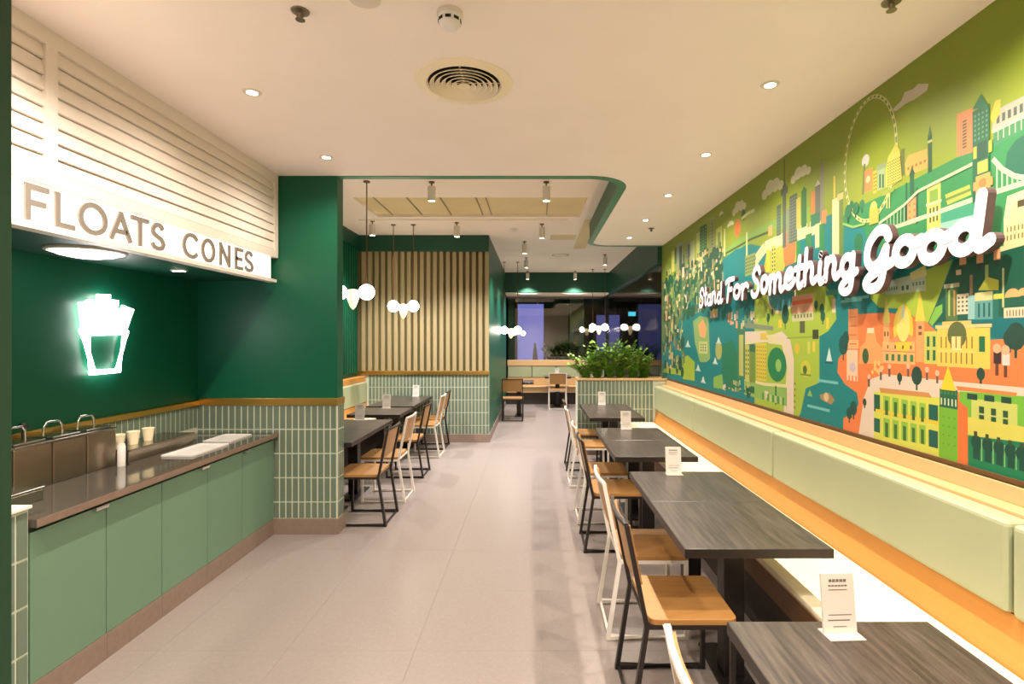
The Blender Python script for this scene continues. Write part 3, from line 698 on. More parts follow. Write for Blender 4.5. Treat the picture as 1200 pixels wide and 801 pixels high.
mwin(5, 803, 809, 290, 320, 3, 8, (90, 110, 90)); mwin(5, 833, 836, 258, 290, 2, 8, (180, 190, 130)); mwin(5, 820, 828, 266, 298, 3, 9, (120, 160, 90), .35, .5)
for k in range(620):
    x = 776 + 70*random.random()**0.9
    y0 = 318 - (x-776)*0.42; y1 = 376 - max(0, x-800)*0.55
    y = y0 + (y1-y0)*random.random()
    if x < 800: y = y0 + (436-y0)*random.random()
    w, h = 0.8+1.7*random.random(), 3+9*random.random()**2
    c = pal[random.randrange(len(pal))]
    if random.random() < .22: mcirc(5+k % 3, x, y, .05+.05*random.random(), (22, 92, 62), n=8)
    else: mr(5+k % 3, x, x+w, y-h, y, c)
for k in range(26):
    x = 846+random.random()*36; y = 462-random.random()*10 - (880-x)*0.1; mr(7, x, x+1.6, y-5*random.random()-1, y, pal[random.randrange(len(pal))])
for k in range(22):
    x = 852+random.random()*34; y = 372+random.random()*14; mr(6, x, x+2.2, y-3-7*random.random(), y, [(206, 196, 150), (120, 150, 110), PINKW, (236, 170, 120)][k % 4])
# the print goes on towards the entrance: blocks of the same town
random.seed(5)
mw(1, [(2.08, Z_B), (Y_NEAR, Z_B), (Y_NEAR, 1.9), (2.08, 1.98)], TEAL); mw(2, [(2.08, 1.98), (Y_NEAR, 1.9), (Y_NEAR, 2.5), (2.08, 2.6)], MIDG); mw(3, [(2.08, 1.1), (0.3, 1.1), (0.5, 1.5), (2.08, 1.55)], ORANGE); mw(3, [(0.2, 1.1), (Y_NEAR, 1.1), (Y_NEAR, 1.6), (-0.2, 1.5)], LIME)
for k in range(70):
    y, z = 2.0-3.5*random.random(), 1.12+1.3*random.random(); w, h = .05+.14*random.random(), .06+.25*random.random()
    mw(4+k % 4, [(y, z), (y-w, z), (y-w, z+h), (y, z+h)], pal[random.randrange(len(pal))])

def build_mural():
    v, f, cols = [], [], []
    boxes = []
    for layer, pts, c in sorted(MUR, key=lambda m: m[0]):
        pts = [(min(Y_FAR, max(Y_NEAR, a)), min(Z_T, max(Z_B, b))) for a, b in pts]
        n = len(pts)
        ar = sum(pts[i][0]*pts[(i+1)%n][1]-pts[(i+1)%n][0]*pts[i][1] for i in range(n))
        if abs(ar) < 1e-7: continue
        if ar > 0: pts = pts[::-1]
        o = len(v)
        y0, y1 = min(p[0] for p in pts), max(p[0] for p in pts); z0, z1 = min(p[1] for p in pts), max(p[1] for p in pts)
        lv = 1 + max([q[4] for q in boxes if q[0] < y1 and q[1] > y0 and q[2] < z1 and q[3] > z0], default=-1)
        boxes.append((y0, y1, z0, z1, lv))
        v += [(XR-0.0006-0.00004*lv, a, b) for a, b in pts]
        f.append(tuple(range(o, o+n))); cols.append(tuple(0.68*q for q in lin(c)))
    me = bpy.data.meshes.new('mural')
    me.from_pydata(v, [], f)
    at = me.color_attributes.new('Print', 'FLOAT_COLOR', 'CORNER')
    for p, c in zip(me.polygons, cols):
        for li in p.loop_indices: at.data[li].color = c + (1,)
    m = bpy.data.materials.new('printed mural')
    m.use_nodes = True
    nt = m.node_tree; b = nt.nodes['Principled BSDF']
    a = nt.nodes.new('ShaderNodeVertexColor'); a.layer_name = 'Print'
    nt.links.new(a.outputs[0], b.inputs['Base Color'])
    b.inputs['Roughness'].default_value = 0.55
    me.materials.append(m)
    bm = bmesh.new(); bm.from_mesh(me)
    for fc in bm.faces:
        if fc.normal.x > 0: fc.normal_flip()
    bm.to_mesh(me); bm.free()
    return me
tag(link('mural', build_mural()), 'long illustrated city mural in greens, teal and orange on the wall', 'mural')
struct('trim_5', B(XR-0.012, XR, -2.4, 8.04, 1.082, 1.10), mat('mural foot trim', (96, 62, 30), 0.5, vary=0.2), 'dark wooden foot trim under the mural')

# ------------------------------------------------------------------ lettering helpers
def smooth(pts, n=6, closed=False):
    m = len(pts)
    if m < 3: return pts
    out = []
    for i in range(m if closed else m-1):
        p0 = pts[(i-1) % m] if (closed or i > 0) else pts[i]; p1 = pts[i]
        p2 = pts[(i+1) % m]; p3 = pts[(i+2) % m] if (closed or i+2 < m) else p2
        for k in range(n):
            t = k/n
            out.append(tuple(0.5*((2*p1[j])+(-p0[j]+p2[j])*t+(2*p0[j]-5*p1[j]+4*p2[j]-p3[j])*t*t+(-p0[j]+3*p1[j]-3*p2[j]+p3[j])*t**3) for j in (0, 1)))
    if not closed: out.append(pts[-1])
    return out
def loop(cx, cy, rx, ry): return ('loop', [(cx+rx*math.cos(2*math.pi*k/22), cy+ry*math.sin(2*math.pi*k/22)) for k in range(22)])
SCRIPT = {   # skeleton strokes of a round brush script; x-height 0.6
 'a': (.62, [loop(.25,.28,.19,.25), [(.47,.55),(.46,.2),(.52,.03),(.66,.1)]]),
 'd': (.64, [loop(.25,.28,.19,.25), [(.50,1.0),(.48,.5),(.47,.2),(.53,.03),(.68,.12)]]),
 'o': (.58, [loop(.26,.29,.20,.26), [(.36,.5),(.48,.42),(.62,.46)]]),
 'n': (.66, [[(.08,.55),(.09,.3),(.08,.02)], [(.08,.3),(.2,.52),(.36,.54),(.44,.38),(.43,.15),(.52,.02),(.66,.1)]]),
 'm': (.98, [[(.08,.55),(.09,.3),(.08,.02)], [(.08,.3),(.2,.52),(.33,.54),(.41,.38),(.40,.02)], [(.40,.3),(.52,.52),(.66,.54),(.75,.38),(.74,.15),(.83,.02),(.97,.1)]]),
 'e': (.56, [[(.06,.26),(.3,.3),(.43,.42),(.34,.55),(.18,.52),(.06,.34),(.08,.12),(.25,.01),(.45,.08),(.56,.2)]]),
 't': (.46, [[(.22,.9),(.2,.5),(.19,.18),(.27,.02),(.45,.1)], [(.03,.58),(.40,.6)]]),
 'h': (.66, [[(.10,1.0),(.09,.5),(.08,.02)], [(.08,.3),(.2,.52),(.36,.54),(.44,.38),(.43,.15),(.52,.02),(.66,.1)]]),
 'i': (.32, [[(.12,.55),(.11,.2),(.18,.02),(.33,.1)], [(.13,.78),(.14,.80)]]),
 'g': (.62, [loop(.25,.30,.19,.24), [(.47,.55),(.47,.0),(.42,-.3),(.22,-.36),(.08,-.24),(.24,-.08),(.62,.12)]]),
 'r': (.48, [[(.08,.55),(.09,.3),(.08,.02)], [(.08,.3),(.2,.52),(.34,.56),(.44,.46)]]),
 'S': (.68, [[(.58,.82),(.48,.98),(.28,1.0),(.12,.82),(.22,.62),(.46,.46),(.54,.24),(.40,.04),(.18,.02),(.04,.16)]]),
 'F': (.62, [[(.26,.92),(.24,.5),(.18,.02)], [(.04,.86),(.25,.96),(.64,.96)], [(.24,.5),(.50,.52)]]),
 'G': (.74, [[(.60,.78),(.50,.96),(.30,.98),(.10,.72),(.07,.36),(.22,.14),(.42,.22),(.54,.48)], [(.56,.52),(.54,.1),(.46,-.30),(.24,-.40),(.08,-.26),(.24,-.06),(.72,.16)]]),
}
sign = thing('slogan_sign', 'white script lettering reading Stand For Something Good standing off the mural', 'sign', (XR-0.05, 0, 0))
BASEZ = 2.012
for word, ya, yb, em in (('Stand', 5.95, 5.22, .19), ('For', 5.14, 4.58, .205), ('Something', 4.52, 3.04, .225), ('Good', 2.97, 2.16, .215)):
    tot = sum(SCRIPT[ch][0] for ch in word)
    sx = (ya-yb)/tot
    x = 0.0
    sw_ = {'Stand': .042, 'For': .048, 'Something': .050, 'Good': .058}[word]
    for li, ch in enumerate(word):
        adv, strokes = SCRIPT[ch]
        mb = MB(); bk = MB()
        bz = BASEZ + (0.012 if li % 2 else 0.0)
        mpf = lambda u, v, d, x=x, bz=bz: (-d, ya-(x+u)*sx-0.06*v*em, bz+v*em)
        # ribbons are laid out in metres so that the stroke keeps its width
        def M2(p, x=x, bz=bz): return (ya-(x+p[0])*sx-0.10*p[1]*em, bz+p[1]*em)
        for st in strokes:
            if st[0] == 'loop': pts, cl_ = [M2(p) for p in st[1]], True
            else: pts, cl_ = smooth([M2(p) for p in st]), False
            d = 0.034 + 0.0016*(strokes.index(st))
            mb.strip(pts, sw_, 0.0, d, lambda u, v, dd: (-dd, u, v), closed=cl_, caps=True, ramp=0.0 if cl_ else 0.00003)
        le = obj('letter', mb, LETTERW, sign)
        le.data.materials.append(LETTERSIDE)
        for fc in le.data.polygons: fc.material_index = 0 if abs(fc.normal.x) > 0.7 else 1
        x += adv
    # each word hangs on two short stand-off pins
    for yy in (ya-0.12, yb+0.12):
        obj('standoff_pin', MB().lathe([(.006, 0), (.006, .048)], (0, yy, BASEZ+0.06), 8, 'x'), CHROME, sign)

# ------------------------------------------------------------------ service alcove on the left
hood = thing('louvre_hood', 'white louvred hood panel above the service counter', 'hood', (XC, 0, 0))
Z0H, Z1H = 2.345, ZC
H0 = -0.5
obj('frame_rail', B(-0.05, 0.012, H0, YW, Z1H-0.075, Z1H), WHITEW, hood)
obj('frame_rail', B(-0.05, 0.012, H0, YW, Z0H, Z0H+0.06), WHITEW, hood)
for ya, yb in ((H0, H0+0.06), (0.95, 1.01), (2.405, 2.465), (YW-0.055, YW)):
    obj('frame_stile', B(-0.05, 0.012, ya, yb, Z0H+0.06, Z1H-0.075), WHITEW, hood)
obj('back_panel', B(-0.05, -0.04, H0, YW, Z0H, Z1H), WHITEW, hood)
nsl = 8
ph = (Z1H-0.075-Z0H-0.06)/nsl
for ya, yb in ((H0+0.06, 0.95), (1.01, 2.405), (2.465, YW-0.055)):
    mb = MB().add([(0.006,ya,0.006),(-0.007,ya,ph),(-0.016,ya,ph-0.002),(-0.004,ya,0.002),(0.006,yb,0.006),(-0.007,yb,ph),(-0.016,yb,ph-0.002),(-0.004,yb,0.002)],
                  [(0,1,2,3),(4,7,6,5),(0,4,5,1),(1,5,6,2),(2,6,7,3),(3,7,4,0)])
    me = mb.mesh('louvre_blade', WHITEW)
    for k in range(nsl): link('louvre_blade', me, hood, (0, 0, Z0H+0.06+k*ph))
struct('trim_6', B(XB, XC-0.061, H0, YW, 2.15, 2.17), DKGREEN, 'dark green soffit over the counter alcove')
obj('hood_top', B(XB-XC, -0.05, H0, YW, Z1H-0.03, Z1H), WHITEW, hood)

fs = thing('menu_sign', 'backlit cream sign band reading FLOATS CONES above the counter', 'sign', (XC, 0, 0))
obj('light_panel', B(-0.05, -0.008, H0, YW-0.09, 2.16, Z0H), SIGNW, fs)
obj('ledge', B(-0.06, 0.014, H0, YW-0.03, 2.135, 2.16), WHITEW, fs)
def L2(ch):
    O = lambda: loop(.5, .5, .5, .5)
    return {'F': [[(0,0),(0,1),(1,1)], [(0,.5),(.85,.5)]], 'L': [[(0,1),(0,0),(1,0)]], 'O': [O()], 'A': [[(0,0),(.5,1),(1,0)], [(.22,.3),(.78,.3)]], 'T': [[(.5,0),(.5,1)], [(0,1),(1,1)]],
            'S': ['s', [(.95,.84),(.75,.98),(.4,1.0),(.1,.84),(.1,.64),(.4,.52),(.8,.42),(1.0,.24),(.85,.05),(.5,0),(.15,.06),(0,.2)]], 'C': ['s', [(.97,.82),(.75,.97),(.5,1),(.18,.88),(0,.5),(.18,.12),(.5,0),(.75,.03),(.97,.18)]],
            'N': [[(0,0),(0,1),(1,0),(1,1)]], 'E': [[(1,1),(0,1),(0,0),(1,0)], [(0,.5),(.85,.5)]]}[ch]
for ch, xa, xb in (('F',33,55), ('L',68,86), ('O',95,124), ('A',131,153), ('T',156,173), ('S',179,192), ('C',216,232), ('O',238,251), ('N',259,269), ('E',277,284), ('S',288,296)):
    ya, yb = FPX*2.2/(VPX-xa), FPX*2.2/(VPX-xb)
    zb, zt, w = 2.183, 2.320, 0.025
    mb = MB(); sts = L2(ch)
    if sts[0] == 's': sts = [smooth(sts[1])]
    for i, st in enumerate(sts):
        cl_ = st[0] == 'loop'
        pts = [(ya+(yb-ya)*p[0], zb+(zt-zb)*p[1]) for p in (st[1] if cl_ else st)]
        if cl_ or ch in 'SC': mb.strip(pts, w, 0, 0.01+0.0003*i, lambda u, v, d: (-0.008+d, u, v), closed=cl_)
        else:
            for j, (a, b) in enumerate(zip(pts[:-1], pts[1:])):
                l = math.hypot(b[0]-a[0], b[1]-a[1]); e = (w/2-0.0008*(1+i+j))/l if ch != 'A' else 0.05
                a2 = (a[0]-(b[0]-a[0])*e, a[1]-(b[1]-a[1])*e); b2 = (b[0]+(b[0]-a[0])*e, b[1]+(b[1]-a[1])*e)
                mb.strip([a2, b2], w, 0, 0.01+0.0003*(i+j), lambda u, v, d: (-0.008+d, u, v))
    obj('letter', mb, TAUPE, fs)

# soffit lamp and a small slot light
dl = thing('soffit_lamp', 'round white dome lamp under the louvred hood', 'lamp', (-2.50, 3.0, 2.15))
obj('dome', MB().lathe([(.17, 0), (.165, -.012), (.13, -.03), (.07, -.042), (.002, -.046)], n=28), mat('dome lamp glow', (255, 250, 250), .4, emit=(250, 240, 245), estr=3.0), dl, smooth=50)
obj('rim', MB().lathe([(.185, 0), (.185, -.012), (.17, -.016), (.17, 0)], n=28, caps=False), FIXW, dl, smooth=40)
sl = thing('slot_light', 'small white slot light in the dark green soffit', 'lamp', (-2.55, 3.85, 2.15))
obj('trim', B(-.05, .05, -.02, .02, -.008, 0), FIXW, sl); obj('lens', B(-.04, .04, -.012, .012, -.012, -.008), mat('slot lens', (255, 250, 240), .4, emit=(255, 244, 226), estr=6.0), sl)

# neon fries on the back wall
neon = thing('neon_sign', 'white neon outline of fries in a carton on the green wall', 'neon sign', (XB, 0, 0))
def ntube(pts, closed=False, name='fry_tube', r=0.013):
    obj(name, MB().tube([(0.035, y, z) for y, z in pts], r, 8, closed), NEON, neon, smooth=60)
ntube([(3.395, 1.700), (3.735, 1.700), (3.665, 1.440), (3.455, 1.440)], True, 'carton_tube', 0.017)
def fry(yb, zb, yt, zt, w):
    dy, dz = yt-yb, zt-zb; l = math.hypot(dy, dz); ny, nz = -dz/l*w/2, dy/l*w/2
    ntube([(yb+ny, zb+nz), (yt+ny, zt+nz), (yt-ny, zt-nz), (yb-ny, zb-nz)], True)
for a in ((3.435, 1.72, 3.395, 1.890, .062), (3.492, 1.72, 3.482, 1.865, .05), (3.540, 1.72, 3.535, 1.945, .062), (3.598, 1.72, 3.608, 1.915, .055), (3.650, 1.72, 3.672, 1.850, .05), (3.695, 1.72, 3.745, 1.872, .06)): fry(*a)
obj('backing_plate', B(0, 0.01, 3.46, 3.66, 1.5, 1.8), GREEN, neon)
for y, z in ((3.42, 1.702), (3.71, 1.702), (3.47, 1.44), (3.65, 1.44)):
    obj('clip', MB().lathe([(.005, 0), (.005, .03)], (0, y, z), 8, 'x'), CHROME, neon)

# counter: cabinet units, worktop
YC0 = 2.36
bounds = [2.36, 2.785, 3.20, 3.645, 4.075, YW-0.02]
cab_word = ['beside the tiled pier', 'second from the tiled pier', 'in the middle of the counter', 'second from the wing wall', 'against the wing wall']
for i in range(5):
    a, b = bounds[i], bounds[i+1]
    c = thing('cabinet_unit', 'sage green base cabinet ' + cab_word[i], 'cabinet', (XC-0.02, a, 0), group='base cabinets of the counter')
    obj('carcass', B(-0.60, -0.02, 0.003, b-a-0.003, 0.13, 0.825), CABDARK, c)
    d = obj('door', B(-0.019, 0.0, 0.0025, b-a-0.0025, 0.132, 0.80), CABGREEN, c, bev=0.0015)
    hy = (b-a-0.05) if i in (0, 2) else (0.05 if i == 4 else None)
    if hy is not None:
        obj('handle', MB().box(-0.012, 0.022, hy-0.04, hy+0.04, 0.800, 0.806).box(0.017, 0.022, hy-0.04, hy+0.04, 0.790, 0.802), CHROME, d)
    obj('top_rail', B(-0.04, -0.021, 0.003, b-a-0.003, 0.80, 0.825), CABDARK, c)
    sk = obj('plinth', B(-0.03, 0.004, 0.001 if i else 0.0, b-a-0.001, 0.0, 0.130), SKIRT, c)
tag(obj('worktop', MB().box(XB+0.02, XC+0.015, 2.355, YW-0.002, 0.826, 0.862), COUNTER, bev=0.002), 'dark polished worktop running along the service counter', 'worktop')
obj('front_edge', B(XC+0.015, XC+0.018, 2.357, YW-0.022, 0.826, 0.861), WEDGE, bpy.data.objects['worktop'])
ZK = 0.862
# topping wells with lids and bail handles
wn = ['nearest the pier', 'second along the splashback', 'third along the splashback', 'nearest the paper cups']
for i in range(4):
    y0 = 2.50 + i*0.225
    w = thing('topping_well', 'polished steel topping well with a wire-handled lid, ' + wn[i], 'food well', (-2.85, y0, ZK), group='steel topping wells on the counter')
    obj('body', B(0, 0.205, 0.002, 0.221, 0, 0.225), STEELD, w, bev=0.006)
    obj('rim', MB().box(-0.003, 0.212, 0.0, 0.223, 0.226, 0.240), STEEL, w, bev=0.003)
    l = obj('lid', MB().prism([(.02,.02),(.19,.02),(.19,.2),(.02,.2)], 0.2405, 0.252), STEEL, w, bev=0.004)
    obj('lid_handle', MB().tube(smooth([(0, .05), (0.0, .05)]) and [(0.105, .05, .25), (0.105, .052, .30), (0.105, .07, .325), (0.105, .15, .325), (0.105, .168, .30), (0.105, .17, .25)], .006, 8), CHROME, l, smooth=50)
    if i in (1, 2):
        k = obj('pump_knob', MB().lathe([(.008, .241), (.008, .30), (.022, .302), (.024, .318), (.018, .33), (.003, .332)], (.03, .012, 0), 14), BLACK, w, smooth=40)
bx = thing('steel_tray_box', 'small steel box on the worktop beside the tiled pier', 'box', (-2.60, 2.40, ZK))
obj('body', B(0, .17, 0, .26, 0, .055), STEEL, bx, bev=0.004); obj('lid', B(-.004, .174, -.004, .264, .0555, .066), STEEL, bx, bev=0.003); obj('knob', MB().lathe([(.01, .066), (.014, .078), (.004, .082)], (.085, .13, 0), 12), STEEL, bx, smooth=40)
st = thing('cup_stand', 'long low steel stand holding paper cups by the splashback', 'stand', (-2.85, 3.45, ZK))
obj('body', B(0, .24, 0, .66, 0.0, .07), STEELD, st, bev=0.004); obj('top_plate', B(-.002, .25, -.004, .664, .0705, .082), STEEL, st, bev=0.003)
for k, (yy, nm) in enumerate(((3.51, 'nearest the topping wells'), (3.64, 'middle of three'), (3.78, 'farthest of three'))):
    cp = thing('paper_cup', 'cream paper cup on the steel stand, ' + nm, 'cup', (-2.72, yy, ZK+.0825), group='cream paper cups')
    obj('cup_wall', MB().lathe([(.026, 0), (.037, .085), (.034, .085), (.024, .004)], n=18, caps=True), PAPER, cp, smooth=40)
    obj('rolled_rim', MB().lathe([(.036, .083), (.039, .086), (.036, .089), (.033, .086), (.036, .083)], n=18, caps=False), PAPER, cp, smooth=60)
cn = thing('white_canister', 'slim white canister with a black stick before the topping wells', 'canister', (-2.585, 3.36, ZK))
obj('body', MB().lathe([(.021, 0), (.022, .004), (.022, .125), (.018, .132), (.018, .140)], n=18), PLASTW, cn, smooth=40)
obj('stick', MB().lathe([(.004, 0), (.004, .165)], (.005, .036, 0), 8), BLACK, cn); obj('stick_foot', MB().lathe([(.012, 0), (.012, .006)], (.005, .036, 0), 12), BLACK, cn)
def tray(x, y, w, l, label):
    t = thing('serving_tray', label, 'tray', (x, y, ZK), group='white trays on the worktop')
    obj('pan', MB().box(0, w, 0, l, 0, .005), PLASTW, t, bev=0.002)
    for a in ((0, w, 0, .012), (0, w, l-.012, l), (0, .012, .0125, l-.0125), (w-.012, w, .0125, l-.0125)):
        obj('rim', B(a[0], a[1], a[2], a[3],   .0052, .013), PLASTW, t, bev=0.002)
tray(-2.52, 3.62, .22, .42, 'larger white tray on the worktop in front of the cup stand')
tray(-2.56, 4.14, .22, .30, 'smaller white tray on the worktop near the wing wall')

# near post of the entrance
post = struct('wall_post', B(-1.62, -1.283, 1.16, 1.32, 0, ZC), POSTGREEN, 'dark green entrance post at the left edge', bev=0.004)

# ------------------------------------------------------------------ benches
bench = thing('mural_bench', 'long sage and honey wood bench under the mural', 'bench', (0, 0, 0))
BY0, BY1 = -1.0, YP-0.02
obj('plinth', B(1.27, XR-0.02, BY0, BY1, 0, 0.36), DKBASE, bench)
obj('front_rail', B(1.235, 1.27, BY0, BY1, 0.30, 0.425), mat('walnut rail', (112, 78, 48), .5, vary=.3, stretch=(8, .6, 8)), bench)
obj('seat_board', B(1.23, XR-0.02, BY0, BY1, 0.426, 0.445), WOODL, bench)
obj('seat_pad', B(1.215, 1.69, BY0, BY1, 0.4455, 0.475), CREAM, bench, bev=0.008)
obj('back_panel', MB().add([(1.692,BY0,.446),(1.86,BY0,.446),(1.86,BY0,.655),(1.735,BY0,.655),(1.692,BY1,.446),(1.86,BY1,.446),(1.86,BY1,.655),(1.735,BY1,.655)], [(0,1,2,3),(4,7,6,5),(0,4,5,1),(1,5,6,2),(2,6,7,3),(3,7,4,0)]), HONEY, bench)
for a, b in ((BY0, -0.005), (0.005, 1.925), (1.935, 3.855), (3.865, 5.785), (5.795, BY1)):
    obj('back_cushion', B(1.70, 1.80, a+0.004, b-0.004, 0.66, 0.995), SAGE, bench, bev=0.02, seg=3)
obj('cushion_board', B(1.80, 1.86, BY0, BY1, 0.656, 0.985), SEAM, bench)
obj('ledge', B(1.801, XR-0.002, BY0, BY1, 0.986, 1.004), WOODL, bench, bev=0.003)
obj('upstand', B(XR-0.02, XR-0.002, BY0, BY1, 1.0045, 1.075), WOODL, bench, bev=0.002)

nb = thing('nook_bench', 'sage and honey wood bench along the green slatted wall', 'bench', (0, 0, 0))
NY0, NY1 = YW+0.20, YS-0.02
NX = XB+0.037
obj('plinth', B(NX, -2.42, NY0, NY1, 0, 0.36), DKBASE, nb)
obj('seat_board', B(NX, -2.38, NY0, NY1, 0.3605, 0.44), WOODL, nb)
obj('seat_pad', B(-2.70, -2.36, NY0, NY1, 0.4405, 0.475), CREAM, nb, bev=0.008)
obj('back_panel', B(NX, -2.702, NY0, NY1, 0.441, 0.655), HONEY, nb)
for a, b in ((NY0, 6.05), (6.06, 7.35), (7.36, NY1)):
    obj('back_cushion', B(NX, -2.69, a+.003, b-.003, .66, .985), SAGE, nb, bev=0.02, seg=3)
obj('ledge', B(NX, -2.72, NY0, NY1, .9855, 1.07), HONEY, nb, bev=0.003)

fb = thing('far_bench', 'sage and pale wood bench below the dark shopfront glass', 'bench', (0, 0, 0))
FX0, FX1 = XS+0.02, XR-0.08
obj('plinth', B(FX0, FX1, 13.78, YG-0.05, 0, 0.30), DKBASE, fb)
obj('seat_board', B(FX0, FX1, 13.74, YG-0.05, 0.3005, 0.43), WOODL, fb)
obj('seat_pad', B(FX0, FX1, 13.72, 14.05, 0.4305, 0.46), WOODL, fb, bev=0.006)
obj('back_panel', B(FX0, FX1, 14.06, YG-0.05, 0.4305, 0.66), WOODL, fb)
for k in range(4):
    a = FX0 + (FX1-FX0)*k/4; b = FX0 + (FX1-FX0)*(k+1)/4
    obj('back_cushion', B(a+.006, b-.006, 14.05, 14.16, .665, .97), SAGE, fb, bev=0.02, seg=3)
obj('cushion_board', B(FX0, FX1, 14.165, YG-0.05, .661, .97), SEAM, fb)
obj('ledge', B(FX0, FX1, 14.04, YG-0.05, .9705, 1.12), WOODL, fb, bev=0.004)

# ------------------------------------------------------------------ tables
tab0 = thing('dining_table', '', 'table')
obj('tabletop', B(-0.32, 0.32, -0.34, 0.34, 0.708, 0.75), TOPM, tab0, bev=0.003)
obj('edge_band', MB().strip([(-.3195, -.3395), (.3195, -.3395), (.3195, .3395), (-.3195, .3395)], .003, .7095, .7485, lambda u, v, d: (u, v, d), closed=True), mat('dark table edging', (34, 26, 22), .4, vary=.2), tab0)
obj('column', B(-0.05, 0.05, -0.05, 0.05, 0.018, 0.69), BLACKM, tab0, bev=0.004)
obj('base_plate', B(-0.085, 0.085, -0.25, 0.25, 0.0, 0.018), BLACKM, tab0, bev=0.004)
obj('top_plate', B(-0.15, 0.15, -0.15, 0.15, 0.69, 0.708), BLACKM, tab0)
ut = []
RT = [(0.935, 1.38, 'nearest dark wood table, cut by the lower right corner'),
      (0.966, 2.655, 'second nearest dark wood table by the mural bench, joined to one behind it'),
      (0.966, 3.338, 'dark wood table behind the seam of the second nearest, third by the mural bench'),
      (0.936, 4.48, 'fourth dark wood table by the mural bench, front of the middle pair'),
      (0.936, 5.163, 'fifth dark wood table by the mural bench, rear of the middle pair'),
      (0.95, 6.55, 'sixth dark wood table by the mural bench, front of the pair before the planter'),
      (0.95, 7.233, 'dark wood table touching the tiled planter, last by the mural bench')]
for x, y, lb in RT: place(tab0, ut, (x, y, 0), 0, lb, 'tables by the mural bench')
LT = [(-1.93, 5.06, 'dark wood table of the nook nearest the wing wall'),
      (-1.93, 5.743, 'dark wood table of the nook second from the wing wall, bearing a card'),
      (-1.95, 6.82, 'lone middle dark wood table of the nook'),
      (-1.97, 7.62, 'fourth dark wood table of the nook from the wing wall'),
      (-1.97, 8.303, 'dark wood table of the nook nearest the slatted wall')]
for x, y, lb in LT: place(tab0, ut, (x, y, 0), 0, lb, 'tables in the slatted nook')
place(tab0, ut, (-0.35, 11.72, 0), 0, 'far dark table in front of the lone black-framed chair', 'tables by the far bench')
place(tab0, ut, (0.56, 13.45, 0), 0, 'far dark table at the bench with a white-framed chair', 'tables by the far bench')

# ------------------------------------------------------------------ chairs
def rrect(x0, x1, y0, y1, r, n=4):
    p = []
    for cx, cy, a in ((x1-r, y1-r, 0), (x0+r, y1-r, 90), (x0+r, y0+r, 180), (x1-r, y0+r, 270)):
        p += [(cx+r*math.cos(math.radians(a+90*k/n)), cy+r*math.sin(math.radians(a+90*k/n))) for k in range(n+1)]
    return p
def make_chair(fm):
    c = thing('dining_chair', '', 'chair')
    obj('seat', MB().prism(rrect(-0.19, 0.19, -0.215, 0.215, 0.035), 0.436, 0.462), WOOD, c, bev=0.003)
    for s in (-1, 1):
        y = 0.205*s
        pr = [(-0.285, y, 0.86), (-0.245, y, 0.66), (-0.198, y, 0.425), (-0.262, y, 0.012), (0.168, y, 0.012), (0.168, y, 0.428), (-0.19, y, 0.428)]
        obj('side_frame', MB().tube(pr, 0.0142, 4), fm, c)
    obj('crossbar', MB().tube([(0.16, -0.2, 0.425), (0.16, 0.2, 0.425)], 0.010, 4), fm, c)
    obj('crossbar', MB().tube([(-0.19, -0.2, 0.428), (-0.19, 0.2, 0.428)], 0.010, 4), fm, c)
    obj('floor_bar', MB().tube([(-0.255, -0.2, 0.012), (-0.255, 0.2, 0.012)], 0.010, 4), fm, c)
    # slightly bowed plywood back between the uprights
    mb = MB(); n = 8
    for t in (0, 0.014):
        for j in range(2):
            z = 0.60 if j == 0 else 0.852
            xb = -0.226 if j == 0 else -0.279
            for k in range(n+1):
                u = -0.192+0.384*k/n
                mb.v.append((xb - 0.018*(1-(u/0.192)**2) + t, u, z))
    m = n+1
    for k in range(n):
        mb.f += [(k, k+1, m+k+1, m+k), (2*m+k, 3*m+k, 3*m+k+1, 2*m+k+1), (k, 2*m+k, 2*m+k+1, k+1), (m+k, m+k+1, 3*m+k+1, 3*m+k)]
    mb.f += [(0, m, 3*m, 2*m), (n, 2*m+n, 3*m+n, m+n)]
    bk = obj('backrest', mb, WOOD, c, smooth=40)
    obj('top_rail', MB().tube([(-0.285, -0.205, 0.858), (-0.300, -0.1, 0.858), (-0.304, 0, 0.858), (-0.300, 0.1, 0.858), (-0.285, 0.205, 0.858)], 0.011, 4), fm, c)
    return c
cb, cw = make_chair(BLACKM), make_chair(WHITEM)
ub, uw = [], []
for col, x, y, rz, lb in (
    ('w', 0.65, 1.28, 0, 'white-framed plywood chair at the nearest table, only its back top in view'),
    ('b', 0.675, 2.50, 0, 'nearest black-framed plywood chair with its whole seat in view'),
    ('w', 0.665, 3.17, 0, 'white-framed plywood chair right behind the nearest black-framed one'),
    ('b', 0.65, 4.38, 0, 'second nearest black-framed plywood chair by the mural bench tables'),
    ('w', 0.65, 5.02, 0, 'white-framed plywood chair at the rear of the middle table pair'),
    ('w', 0.65, 6.22, 0, 'white-framed plywood chair at the front of the table pair before the planter'),
    ('b', 0.66, 6.98, 0, 'black-framed plywood chair beside the tiled planter'),
    ('b', -1.585, 4.96, math.pi, 'black-framed plywood chair next to the tiled wing wall'),
    ('w', -1.585, 5.66, math.pi, 'white-framed plywood chair of the nook second from the wing wall'),
    ('b', -1.60, 6.62, math.pi, 'black-framed plywood chair at the lone middle table of the nook'),
    ('w', -1.60, 7.72, math.pi, 'white-framed plywood chair of the nook near the slatted wall'),
    ('b', -1.62, 8.28, math.pi, 'black-framed plywood chair of the nook closest to the slatted wall'),
    ('b', -0.46, 11.15, math.pi/2, 'far black-framed plywood chair with its back to the aisle'),
    ('w', 0.54, 13.02, math.pi/2, 'far white-framed plywood chair in front of the bench below the glass')):
    place(cb if col == 'b' else cw, ub if col == 'b' else uw, (x, y, 0), rz, lb, 'plywood dining chairs')

